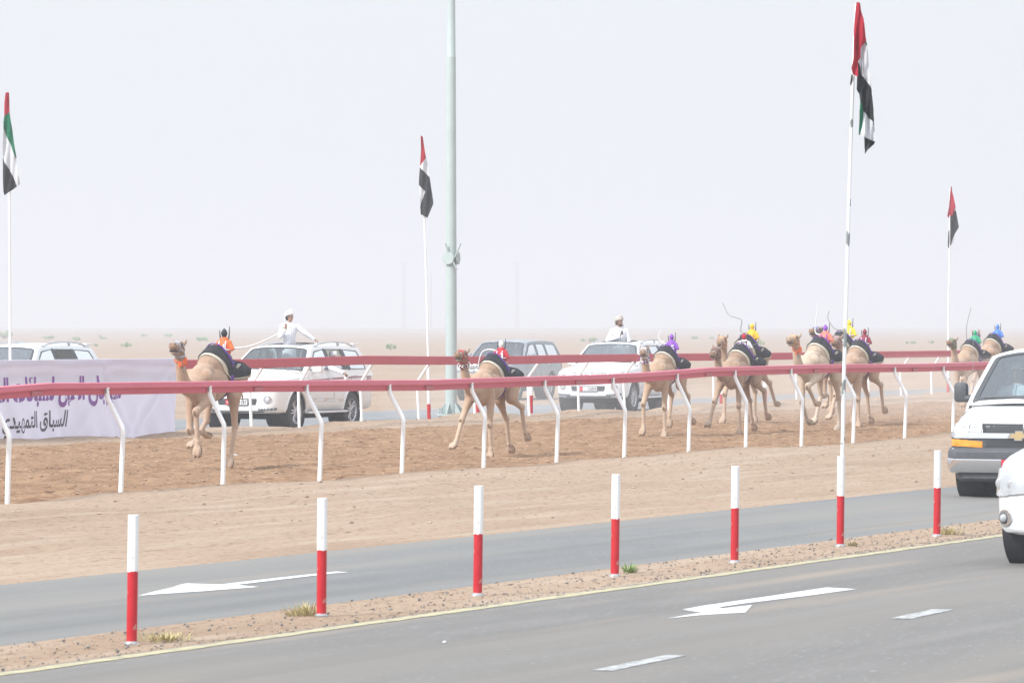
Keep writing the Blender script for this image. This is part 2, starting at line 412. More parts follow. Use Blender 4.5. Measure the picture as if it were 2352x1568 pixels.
# painted markings
yellow = noisy('yellow_paint', [(0.35, (0.317, 0.290, 0.202)), (0.5, (0.440, 0.396, 0.246)), (0.7, (0.493, 0.449, 0.299))], 6, rough=0.7, second=[(9, (0.220, 0.211, 0.194), 0.62, 0.7, (.4, 2, 1))])
mark_w = noisy('marking_white', [(0.35, (0.634, 0.642, 0.642)), (0.6, (0.704, 0.713, 0.713))], 6, rough=0.6, second=[(7, (0.264, 0.264, 0.264), 0.66, 0.72, (.5, 2, 1))])
mark_old = noisy('marking_worn', [(0.35, (0.334, 0.339, 0.339)), (0.6, (0.484, 0.493, 0.493))], 6, rough=0.6, second=[(8, (0.220, 0.220, 0.220), 0.55, 0.6, (.6, 2.5, 1))])
n_ = 700; uu = np.linspace(15, 130, n_)
e1 = 15.12 + 0.035 * vnoise(uu, uu * 0, .22, 90); e2 = 15.27 + 0.045 * vnoise(uu, uu * 0, .17, 91)
mb = MB(); mb.add([(a, b, 0.004) for a, b in zip(uu, e1)] + [(a, b, 0.004) for a, b in zip(uu, e2)], [(i, i + 1, n_ + i + 1, n_ + i) for i in range(n_ - 1)])
tag(mb.obj('road_line', yellow, smooth=None, rotz=ROTZ), kind='structure')
def road_poly(name, px, z, m, label=None):
    pts = [UV(gnd(x, y, z)) for x, y in px]
    V, T = tri2d(pts, sp=0.5)
    c = sum((Vector(p) for p in pts), Vector((0, 0))) / len(pts)
    w_ = W(c.x, c.y, z)
    o = MB().add([(p.x - c.x, p.y - c.y, 0) for p in V], T).obj(name, m, smooth=None, loc=w_, rotz=ROTZ); tag(o, kind='structure'); return o
k1 = lambda p: ((2600 + p[0] / 1.5722) / 1.7415, (2000 + p[1] / 1.5722) / 1.7415)
road_poly('road_arrow', [k1(p) for p in [(105, 742), (322, 704), (203, 686), (330, 662), (430, 648), (760, 600), (1110, 547), (1297, 557), (1230, 566), (1000, 598), (650, 640), (560, 652), (437, 670), (450, 679), (643, 657), (600, 704), (460, 712), (330, 720)]], 0.004, mark_w)
k2 = lambda p: (p[0] / 1.568 / 1.7415, (2000 + p[1] / 1.568) / 1.7415)
road_poly('road_arrow', [k2(p) for p in [(865, 598), (960, 572), (1080, 545), (1130, 528), (1170, 520), (1385, 527), (1460, 517), (1740, 485), (2110, 445), (2185, 451), (2080, 458), (1760, 496), (1480, 529), (1625, 542), (1300, 567), (1000, 587)]], 0.004, mark_w)
for a, b, c, d in [(1360, 1538, 1578, 1503), (2045, 1419, 2190, 1398)]:
    road_poly('lane_dash', [(a, b), (a + 48, b + 1), (c, d + 1), (c - 48, d)], 0.004, mark_old)
fl = MB()
for i in range(40):
    u0 = 40 + i * 9.0; fl.add([(u0, 50.0, 0), (u0 + 4, 50.0, 0), (u0 + 4, 50.16, 0), (u0, 50.16, 0)], [(0, 1, 2, 3)])
tag(fl.obj('lane_line', mark_old, smooth=None, loc=(0, 0, -0.085), rotz=ROTZ), kind='structure')
# skid mark of sand on the near lane is left to the asphalt's own mottling

# ------------------------------------------------------------------ haze
hz = MB().box((0, 3000, 20.0), (9000, 7000, 46)).mesh('haze')
hm = bpy.data.materials.new('haze_air'); hm.use_nodes = True; n = hm.node_tree; n.nodes.clear()
o_ = n.nodes.new('ShaderNodeOutputMaterial'); pv = n.nodes.new('ShaderNodeVolumePrincipled')
pv.inputs['Color'].default_value = (0.735, 0.765, 0.825, 1); pv.inputs['Density'].default_value = 0.00112; pv.inputs['Anisotropy'].default_value = 0.15
n.links.new(pv.outputs[0], o_.inputs['Volume'])
tag(new_obj('haze', hz, hm), label='pale dusty haze over the whole desert', kind='stuff')

# ------------------------------------------------------------------ gravel in the median and sand clods
def stones(name, n, fn, m, label, smin, smax):
    mb = MB(); r = random.Random(11)
    base = [Vector(p).normalized() for p in [(1, 0, 0), (-1, 0, 0), (0, 1, 0), (0, -1, 0), (0, 0, 1), (0, 0, -1)]]
    fs = [(0, 2, 4), (2, 1, 4), (1, 3, 4), (3, 0, 4), (2, 0, 5), (1, 2, 5), (3, 1, 5), (0, 3, 5)]
    for _ in range(n):
        u, v, z = fn(r); s = smin + (smax - smin) * r.random() ** 3; a = r.random() * 6.28
        M = Matrix.Rotation(a, 3, 'Z')
        mb.add([M @ Vector((p.x * s * r.uniform(.7, 1.5), p.y * s * r.uniform(.7, 1.3), p.z * s * r.uniform(.45, .9))) + Vector((u, v, z + s * .2)) for p in base], fs, r.choice([0, 1, 1, 1, 2]))
    o = new_obj(name, mb.mesh(name), m, smooth=None, rotz=ROTZ); tag(o, label=label, kind='stuff'); return o
st = [noisy('stone_grey', [(0.3, (0.194, 0.185, 0.176)), (0.7, (0.273, 0.255, 0.242))], 4), noisy('stone_tan', [(0.3, (0.317, 0.238, 0.176)), (0.7, (0.405, 0.317, 0.246))], 4), mat('stone_dark', (0.132, 0.132, 0.132), 0.9)]
def med(r):
    u = 26 + 60 * r.random() ** .9; v = r.choice([r.uniform(15.3, 16.6), r.gauss(15.42, .07), r.uniform(15.6, 16.5)]); return u, v, 0.003
stones('gravel', 9000, med, st, 'small grey and tan gravel along the sandy median', .004, .017)
cl = [noisy('clod', [(0.3, (0.290, 0.202, 0.136)), (0.7, (0.370, 0.273, 0.194))], 4), noisy('clod_pale', [(0.3, (0.370, 0.273, 0.194)), (0.7, (0.440, 0.334, 0.246))], 4), mat('clod_dark', (0.211, 0.145, 0.101), .95)]
def shoul(r):
    u = 45 + 85 * r.random(); v = r.choice([r.uniform(20.9, 29), r.gauss(27, .8), r.uniform(43.6, 45.6)]); return u, v, float(gz(u, v))
stones('sand_clods', 2200, shoul, cl, 'loose sand clods scattered over the sandy shoulders', .008, .034)
def trk(r):
    u = 50 + 75 * r.random(); v = r.uniform(29.6, 43.4); return u, v, float(track_z(u, v))
stones('track_clods', 9000, trk, [cl[2], cl[0], track_m], 'churned clods of brown sand on the camel track', .010, .031)

# ================================================================== RAIL FENCES
pink = noisy('rail_red', [(0.3, (0.598, 0.141, 0.203)), (0.7, (0.655, 0.166, 0.230))], 1.2, rough=0.45, stretch=(1, 1, 1))
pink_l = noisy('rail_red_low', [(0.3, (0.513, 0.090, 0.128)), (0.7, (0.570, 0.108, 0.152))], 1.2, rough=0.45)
far_red = noisy('rail_red_far', [(0.3, (0.475, 0.071, 0.095)), (0.7, (0.532, 0.085, 0.114))], 1.5, rough=0.5)
post_w = noisy('post_white', [(0.3, (0.82, 0.83, 0.84)), (0.7, (0.87, 0.88, 0.89))], 5, rough=0.35)
plate_m = noisy('joint_plate', [(0.3, (0.40, 0.12, 0.14)), (0.7, (0.48, 0.16, 0.18))], 4, rough=0.55)
def interp(x, tab):
    for (x0, y0), (x1, y1) in zip(tab, tab[1:]):
        if x <= x1: return y0 + (y1 - y0) * (x - x0) / (x1 - x0)
    (x0, y0), (x1, y1) = tab[-2:]; return y0 + (y1 - y0) * (x - x0) / (x1 - x0)

def build_rail(name, label, v, top, joints, posts, prof, side, mats, arm, mats_of=None):
    """prof: list of (across, down) closed outline; across is towards the side of the posts"""
    p0 = gnd(posts[0][0], posts[0][1]) if False else W(60, v - side * arm, 0)
    root = thing(name, label, 'rail fence', p0)
    def P(x, dv=0.0, dz=0.0):
        a = atv(x, interp(x, top), v); return a + Vector((NX, NY, 0)) * dv + Vector((0, 0, dz)) - p0
    for a, b in zip(joints, joints[1:]):
        k = max(2, int((b - a) / 40) + 1); xs = [a + (b - a) * i / (k - 1) for i in range(k)]
        ring = len(prof); mb = MB(); vs_ = []
        for x in xs: vs_ += [P(x, dv, dz) for dv, dz in prof]
        fs = [(i * ring + j, i * ring + (j + 1) % ring, (i + 1) * ring + (j + 1) % ring, (i + 1) * ring + j) for i in range(k - 1) for j in range(ring)]
        fs += [tuple(range(ring)), tuple((k - 1) * ring + j for j in range(ring))[::-1]]
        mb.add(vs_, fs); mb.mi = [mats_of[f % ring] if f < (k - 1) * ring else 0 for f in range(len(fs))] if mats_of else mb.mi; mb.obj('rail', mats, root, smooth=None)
    return root, P, p0

# near rail: rail face hangs towards the track side, posts stand on the camera side
NEAR_TOP = [(-140, 899), (0, 887), (105, 879), (240, 878), (597, 873.5), (985, 872), (1100, 867.5), (1340, 861), (1480, 855), (1625, 843.5), (1881, 836.5), (2107, 834.8), (2255, 831), (2500, 826)]
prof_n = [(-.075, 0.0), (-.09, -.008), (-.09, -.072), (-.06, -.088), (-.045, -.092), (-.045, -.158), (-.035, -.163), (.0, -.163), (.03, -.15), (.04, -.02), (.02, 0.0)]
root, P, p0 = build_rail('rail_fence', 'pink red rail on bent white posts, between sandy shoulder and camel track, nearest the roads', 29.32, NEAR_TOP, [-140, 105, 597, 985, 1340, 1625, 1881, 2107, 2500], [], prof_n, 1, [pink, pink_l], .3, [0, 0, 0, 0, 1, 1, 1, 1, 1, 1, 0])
near_posts = [(-190, 1190), (16, 1168), (276, 1148), (511, 1130), (733, 1118), (922, 1099), (1110, 1085), (1277, 1085), (1433, 1068), (1580, 1073), (1712, 1047), (1840, 1037), (1959, 1017), (2077, 1012), (2188, 1003), (2294, 992)]
for bx, by in near_posts:
    b = atv(bx, by, 29.0) - p0; b.z -= 0.12
    # column where the arm meets the rail
    q = b + Vector((NX, NY, 0)) * .27; Y = q.y + p0.y; xc = CX + (q.x + p0.x) * F / Y
    t = P(xc, -.07, -.085); side_n = Vector((NX, NY, 0))
    a0 = b; a1 = Vector((b.x, b.y, b.z + .86)); hh = t.z
    lean = Vector((rnd.uniform(-.012, .012) + .035, 0, 0))
    t2 = Vector((t.x, t.y, hh + .02)); k0 = Vector((t.x, t.y, hh - .10))
    a1 = a0 + Vector((0, 0, .12 + (hh - b.z - .12) * .64)) + lean
    path = [a0, a1 - (a1 - a0).normalized() * .07, a1 - (a1 - a0).normalized() * .02, a1 + (k0 - a1).normalized() * .03, a1 + (k0 - a1).normalized() * .08, k0 - (k0 - a1).normalized() * .03, k0 + Vector((0, 0, .03)), t2]
    MB().tube(path, .033, 14).obj('post', post_w, root, smooth=50)
    mb = MB(); c = t2 - side_n * .0
    mb.box(t2 + Vector((0, 0, -.02)) - side_n * .005, (.075, .02, .12), rot=Matrix.Rotation(ROTZ, 3, 'Z'), bev=.004)
    mb.ell(t2 + Vector((0, 0, -.03)) - side_n * .025, (.014, .014, .014)); mb.obj('bracket', galv, root, smooth=40)
for jx in (75, 585, 978, 1322, 1620, 1868, 2095):
    c = P(jx, -.055, -.125); MB().box(c, (.26, .03, .07), rot=Matrix.Rotation(ROTZ, 3, 'Z'), bev=.006).obj('joint_plate', plate_m, root)

# far rail: posts stand behind it
FAR_TOP = [(-100, 832), (420, 826), (600, 824), (845, 816.5), (1000, 818), (1180, 817.5), (1290, 814.5), (1560, 811.5), (1800, 809.5), (2000, 807), (2352, 802.5), (2500, 801)]
prof_f = [(-.03, 0), (-.04, -.015), (-.04, -.185), (-.03, -.2), (.03, -.2), (.04, -.185), (.04, -.015), (.03, 0)]
root2, P2, p02 = build_rail('rail_fence', 'far red rail with bent white posts behind the running camels, beside the cars', 44.7, FAR_TOP, [-100, 420, 844, 1290, 1700, 2110, 2500], [], prof_f, -1, [far_red], -.3)
far_posts = [(-60, 1030), (60, 1022), (190, 1012), (320, 1008), (450, 1002), (579, 995), (688, 988), (832, 978), (963, 969), (1092, 958), (1216, 947), (1330, 948), (1436, 948), (1537, 946), (1641, 945), (1738, 938), (1831, 932), (1915, 926), (1997, 923), (2071, 921), (2141, 918), (2210, 914), (2275, 910), (2340, 905)]
for bx, by in far_posts:
    b = atv(bx, by, 45.0) - p02; b.z -= .2
    q = b - Vector((NX, NY, 0)) * .3; Y = q.y + p02.y; xc = CX + (q.x + p02.x) * F / Y
    t = P2(xc, .05, -.16)
    hh = t.z; lean = Vector((rnd.uniform(-.02, .01) - .03, 0, 0))
    a1 = b + Vector((0, 0, .2 + (hh - b.z - .2) * .68)) + lean; k0 = Vector((t.x, t.y, hh - .02))
    dd = (k0 - a1).normalized()
    MB().tube([b, a1 - Vector((0, 0, .07)), a1 - Vector((0, 0, .02)), a1 + dd * .03, a1 + dd * .08, k0 - dd * .03, Vector((t.x, t.y, hh + .1))], .033, 12).obj('post', post_w, root2, smooth=50)

# faint rail of the outer course, far across the desert
p3 = W(760, 620, 0); p3.z = float(gz(760, 620))
root3 = thing('rail_fence', 'faint distant rail with white posts fading into the haze, farthest of all rails', 'rail fence', p3, ROTZ)
mb = MB()
us3 = np.arange(-560, 260, 20.0)
def z3(u): return float(gz(760 + u, 620)) - p3.z
for a, b in zip(us3, us3[1:]):
    for zz in (2.35,):
        mb.add([(a, 0, z3(a) + zz), (b, 0, z3(b) + zz), (b, 0, z3(b) + zz + .38), (a, 0, z3(a) + zz + .38), (a, .25, z3(a) + zz), (b, .25, z3(b) + zz), (b, .25, z3(b) + zz + .38), (a, .25, z3(a) + zz + .38)],
               [(0, 1, 2, 3), (4, 7, 6, 5), (3, 2, 6, 7), (0, 4, 5, 1)])
mb.obj('rail', far_red, root3, smooth=None)
r3 = random.Random(5)
for i in range(56):
    u = -550 + i * 14.2 + r3.uniform(-2, 2)
    MB().tube([(u, .1, z3(u) - .5), (u, .1, z3(u) + 2.4)], .16, 6, cap=False).obj('post', post_w, root3, smooth=60)

# ================================================================== BOLLARDS
def bollard(x, y, Y=None, h=.93, label='', loc=None, r=.0385, split=.565):
    p = loc if loc is not None else gnd(x, y)
    root = thing('bollard', label, 'bollard', p, rnd.uniform(0, 6), group='red and white bollards')
    root.rotation_euler = (rnd.uniform(-.012, .012), rnd.uniform(0, .02), 0)
    zs = h * split
    n = 20
    mb = MB(); mb.lathe([(r, -.25), (r, zs)], n)
    mb.obj('red_band', red_paint, root, smooth=60)
    mb = MB(); mb.lathe([(r + .0012, zs - .004 + 0), (r + .0012, h - .002), (r - .003, h), (r - .006, h), (r - .006, h - .1), (0.0001, h - .1)], n)
    for i in range(n): # ragged paint edge
        x_, y_, z_ = mb.v[i]; mb.v[i] = (x_, y_, z_ + rnd.uniform(-.006, .006))
    mb.obj('white_band', white_paint, root, smooth=60)
    mb = MB(); mb.lathe([(r + .022, -.02), (r + .016, .006), (r + .006, .014), (r + .0015, .02)], 12)
    for i in range(len(mb.v)):
        x_, y_, z_ = mb.v[i]; mb.v[i] = (x_ * rnd.uniform(.75, 1.2) if i < 12 else x_, y_ * rnd.uniform(.75, 1.2) if i < 12 else y_, z_)
    mb.obj('footing', galv, root, smooth=60)
    return root
BL = [(302, 1478, 'nearest red and white bollard, standing left of the white arrow tip in the gravel median'),
      (738, 1414, 'red and white bollard with dry grass at its foot, over the far arrow tail'),
      (1097, 1366, 'red and white bollard in the median, third from the near end of the row'),
      (1412, 1322, 'red and white bollard with a small green weed just right of its foot'),
      (1687, 1290, 'red and white bollard in the median, just before the one carrying the flagpole'),
      (1930, 1253, 'red and white bollard that carries the tall chipped white flagpole'),
      (2152, 1230, 'red and white bollard nearest the white van, last of the median row')]
bhs = []
for x, y, lb in BL:
    bhs.append(bollard(x, y, label=lb))
far_b = [(1097, 960, 47.0, 'far bollard behind the lead pair of rails, just right of the pale green mast'),
         (1219, 951, 46.3, 'far bollard between the grey car and the white car, behind the far rail'),
         (1657, 944, 46.3, 'far bollard half hidden by the legs of the paired camels'),
         (1757, 935, 46.3, 'far bollard in the open gap between the two bunches of camels')]
for x, y, v, lb in far_b:
    p = atv(x, y, v); bollard(0, 0, loc=p, label=lb, h=.93, r=.055, split=.52)

# ================================================================== WEEDS AND SHRUBS
green = noisy('leaf_green', [(0.3, (0.17, 0.27, 0.08)), (0.7, (0.26, 0.38, 0.12))], 5)
dry = noisy('dry_grass', [(0.3, (0.42, 0.35, 0.16)), (0.7, (0.52, 0.46, 0.25))], 5)
shrub_m = noisy('shrub_leaf', [(0.3, (0.12, 0.27, 0.05)), (0.7, (0.22, 0.40, 0.08))], 1.2)
def tuft(loc, m, n, hgt, spread, label, name='grass_tuft', cat='grass tuft'):
    r = random.Random(int(loc[0] * 100)); mb = MB()
    for _ in range(n):
        a = r.random() * 6.28; d = r.random() * spread * .5; ln = hgt * r.uniform(.4, 1); tilt = r.uniform(.2, 1.2)
        b = Vector((math.cos(a) * d, math.sin(a) * d * .7, -.01)); t = b + Vector((math.cos(a) * ln * math.sin(tilt), math.sin(a) * ln * math.sin(tilt), ln * math.cos(tilt)))
        s = Vector((-math.sin(a), math.cos(a), 0)) * .004; m_ = (b + t) / 2 + Vector((0, 0, ln * .12))
        mb.add([b - s, b + s, m_ + s * 1.3, m_ - s * 1.3, t], [(0, 1, 2, 3), (3, 2, 4)])
    o = mb.obj(name, m, smooth=None, loc=loc); tag(o, label, cat); return o
tuft(gnd(378, 1470), dry, 150, .10, .42, 'flat dry yellow grass right of the nearest bollard')
tuft(gnd(700, 1412), dry, 130, .14, .34, 'dry yellow grass leaning at the foot of the second bollard')
tuft(gnd(1446, 1314), green, 90, .13, .12, 'small bright green weed sprouting beside a bollard', 'weed', 'weed')
tuft(gnd(2178, 1226), dry, 120, .12, .35, 'yellow green grass at the foot of the bollard nearest the van')
tuft(gnd(1960, 1252), dry, 50, .08, .15, 'thin dry sprig beside the flagpole bollard')

def shrub(px, py, wpx, hpx, label, seed):
    # desert shrubs stand on the flat: depth from the ground height there
    Y = 10500 * 2.35 / (py - 745.0) if py > 757 else 700
    for _ in range(12):
        X = (px - CX) * Y / F; u, v = UV((X, Y)); z = float(gz(u, v)); Y = min(900, F * (H - z) / (py - YH)) if H - z > .2 else Y
    X = (px - CX) * Y / F; u, v = UV((X, Y)); z = float(gz(u, v))
    wm, hm_ = wpx * Y / F, hpx * Y / F
    root = thing('shrub', label, 'shrub', (X, Y, z), 0, 'desert shrubs')
    r = random.Random(seed); mb = MB()
    lobes = [(r.uniform(-.38, .38) * wm, r.uniform(-.3, .3) * wm, r.uniform(.3, .62) * hm_, r.uniform(.22, .36)) for _ in range(7)]
    for _ in range(520):
        lx, ly, lz, lr = r.choice(lobes); d = Vector((r.gauss(0, 1), r.gauss(0, 1), r.gauss(0, .8))).normalized() * r.uniform(.5, 1)
        c = Vector((lx + d.x * lr * wm * .55, ly + d.y * lr * wm * .55, max(.03, lz + d.z * lr * hm_ * 1.05)))
        s = wm * r.uniform(.02, .05); e1_ = Vector((r.gauss(0, 1), r.gauss(0, 1), r.gauss(0, 1))).normalized() * s; e2_ = Vector((r.gauss(0, 1), r.gauss(0, 1), r.gauss(0, 1))).normalized() * s
        mb.add([c - e1_, c + e2_, c + e1_, c - e2_], [(0, 1, 2, 3)])
    mb.obj('foliage', shrub_m, root, smooth=None)
    mb = MB()
    for k in range(7):
        lx, ly, lz, lr = lobes[k]; mb.tube([(0, 0, -.05), (lx * .5, ly * .5, lz * .5), (lx, ly, lz)], [wm * .02, wm * .012, wm * .005], 5)
    mb.obj('stem', mat('twig', (0.25, 0.19, 0.13), .9), root)
    return root
SH = [(8, 778, 44, 24, 'pale green shrub at the left edge, above the roof of the leftmost car'), (112, 779, 30, 10, 'low shrub just above the rear roof of the leftmost car'),
      (176, 783, 22, 12, 'small round shrub upper left of the rear of the leftmost car'), (177, 795, 16, 9, 'shrub right behind the rear corner of the leftmost car'), (222, 795, 14, 7, 'tiny shrub above the white banner, left of a wider pair'),
      (238, 779, 17, 9, 'small shrub standing highest above the middle of the banner'), (228, 772, 10, 7, 'tiny faint shrub just behind another above the banner'), (291, 797, 27, 12, 'green shrub above the banner, nearest the lead camel'),
      (331, 767, 19, 9, 'faint shrub up left of the lead camel head'), (388, 768, 24, 10, 'faint shrub directly above the lead camel head'), (459, 783, 36, 12, 'wide green shrub between the lead camel head and its robot rider'),
      (896, 803, 28, 16, 'green shrub in open desert right of the first white car'), (1352, 785, 40, 11, 'pale shrub left of the bearded man in the sunroof'), (1592, 779, 24, 9, 'faint shrub left of the paired camels'),
      (1747, 797, 20, 20, 'green shrub just right of the yellow robot rider of the paired camels'), (1636, 779, 14, 7, 'faint small shrub right behind the paired camels heads'), (1812, 784, 16, 12, 'pale shrub just above the pale camel head'),
      (1984, 778, 18, 6, 'very faint shrub high above the maroon robot rider'), (2092, 790, 26, 8, 'low shrub left of the far flagpole, the wider of two'), (2138, 790, 18, 9, 'low shrub left of the far flagpole, the narrower of two')]
for i, s in enumerate(SH): shrub(*s[:4], s[4], 40 + i)

# distant light masts, nearly lost in the haze
steel_far = noisy('steel_far', [(0.3, (0.25, 0.26, 0.28)), (0.7, (0.32, 0.33, 0.35))], 1)
for (x, y, wd, lb) in [(928, 605, 1.2, 'faint distant lattice mast left of the pale green mast'), (1188, 605, 1.3, 'faint distant lattice mast right of the pale green mast'), (990, 632, .5, 'faint thin distant pole hidden close by the middle flagpole')]:
    Y = 2000; X = (x - CX) * Y / F; u, v = UV((X, Y)); z = float(gz(u, v)); top = H + (YH - y) * Y / F - z
    root = thing('light_mast', lb, 'mast', (X, Y, z), 0, 'distant light masts')
    mb = MB(); hw = wd / 2
    for sx in (-1, 1):
        for sy in (-1, 1): mb.tube([(sx * hw, sy * hw, -1), (sx * hw * .6, sy * hw * .6, top)], .17, 5)
    for k in range(int(top / 2)):
        z0, z1 = k * 2, k * 2 + 2; a = hw * (1 - .4 * z0 / top); b = hw * (1 - .4 * z1 / top)
        for sy in (-1, 1): mb.tube([(-a, sy * a, z0), (b, sy * b, z1)], .09, 4); mb.tube([(a, sy * a, z0), (-b, sy * b, z1)], .09, 4)
    mb.obj('lattice', steel_far, root)
    MB().box((0, 0, top), (wd * 2.2, wd, .6)).obj('head_frame', steel_far, root)

# litter
lit = mat('litter_white', (0.75, 0.76, 0.78), .6)
p = atv(532, 1047, 36.5); p.z = float(track_z(*UV(p))) + .03
tag(MB().tube([(-.05, 0, -.02), (-.03, 0, .03), (.03, 0, .045), (.1, 0, .04)], [.012, .014, .012, .008], 8).obj('scrap', lit, loc=gnd(532, 1050)), 'crumpled white scrap lying on the brown track below the lead camel', 'litter')
tag(MB().ell((0, 0, .01), (.014, .012, .01)).obj('scrap', lit, loc=gnd(1021, 1477)), 'tiny white scrap lying on the near asphalt', 'litter')
tag(MB().ell((0, 0, .04), (.12, .08, .06)).obj('scrap', mat('litter_red', (.5, .08, .08), .6), loc=gnd(979, 829, -.1)), 'small red scrap on the desert behind the middle flagpole', 'litter')

# dust kicked up low over the track and under the second white car: closed volumes of even density
def dust(u, v, a, b, h, dens, label):
    me = MB().ell((0, 0, 0), (a, b, h), u=32, v=16).fix(); m = bpy.data.materials.new('dust_air'); m.use_nodes = True; n = m.node_tree; n.nodes.clear()
    o = n.nodes.new('ShaderNodeOutputMaterial'); p = n.nodes.new('ShaderNodeVolumePrincipled'); p.inputs['Color'].default_value = (.93, .89, .86, 1); p.inputs['Density'].default_value = dens
    n.links.new(p.outputs[0], o.inputs['Volume']); tag(new_obj('dust', me, m, loc=W(u, v, .25), rotz=ROTZ), label=label, kind='stuff')
dust(109, 36.5, 13, 5.5, 1.3, .016, 'low dust drifting round the legs of the rearmost camels')
dust(113, 48.5, 9, 3.2, 1.1, .022, 'low dust round the wheels of the second white car')
# ================================================================== VEHICLES
car_white = noisy('car_white', [(0.3, (0.76, 0.775, 0.79)), (0.7, (0.80, 0.81, 0.82))], 1.5, rough=0.28, coat=0.7, spec=0.5)
car_cream = noisy('car_pearl', [(0.3, (0.79, 0.79, 0.785)), (0.7, (0.83, 0.83, 0.82))], 1.5, rough=0.3, coat=0.6)
car_grey = noisy('car_grey', [(0.3, (0.20, 0.225, 0.26)), (0.7, (0.26, 0.285, 0.32))], 2.0, rough=0.35, coat=0.5, second=[(3, (.42, .42, .41), .55, .75, (1, 1, 1))])
glass_teal = glass('glass_teal', (0.45, 0.60, 0.60), 0.22)
glass_dark = glass('glass_dark', (0.20, 0.25, 0.28), 0.16)
glass_clear = glass('glass_clear', (0.62, 0.72, 0.70), 0.10)
lamp_glass = noisy('lamp_glass', [(0.35, (0.40, 0.42, 0.44)), (0.65, (0.54, 0.56, 0.58))], 7, rough=0.12, coat=1.0, spec=0.7)
lamp_amber = noisy('lamp_amber', [(0.35, (0.75, 0.25, 0.02)), (0.65, (0.90, 0.38, 0.04))], 9, rough=0.2, coat=1.0)
lamp_red = mat('lamp_red', (0.45, 0.03, 0.03), 0.25, coat=1.0)
trim_black = mat('trim_black', (0.06, 0.065, 0.07), 0.45)
seat_m = noisy('seat_cloth', [(0.3, (0.30, 0.28, 0.25)), (0.7, (0.38, 0.36, 0.32))], 4, rough=0.8)
inner_m = mat('cabin_dark', (0.10, 0.105, 0.11), 0.8)
plate_w = mat('plate_white', (0.78, 0.78, 0.78), 0.4)
plate_r = mat('plate_red', (0.62, 0.03, 0.05), 0.4)
ink = mat('plate_ink', (0.03, 0.03, 0.035), 0.5)
maroon_st = mat('stripe_maroon', (0.28, 0.09, 0.12), 0.35, coat=.5)
SEC = [(0, 0), (.80, 0), (.93, .035), (.975, .10), (.995, .28), (1.0, .55), (.992, .74), (.975, .86), (.945, .945), (.87, 1.0)]

def inset(poly, d):
    c = sum((Vector(p[:2]) for p in poly), Vector((0, 0))) / len(poly); out = []
    for p in poly:
        q = Vector(p[:2]) - c; L = q.length; out.append(tuple(c + q * max(0.1, (L - d) / L)))
    return out

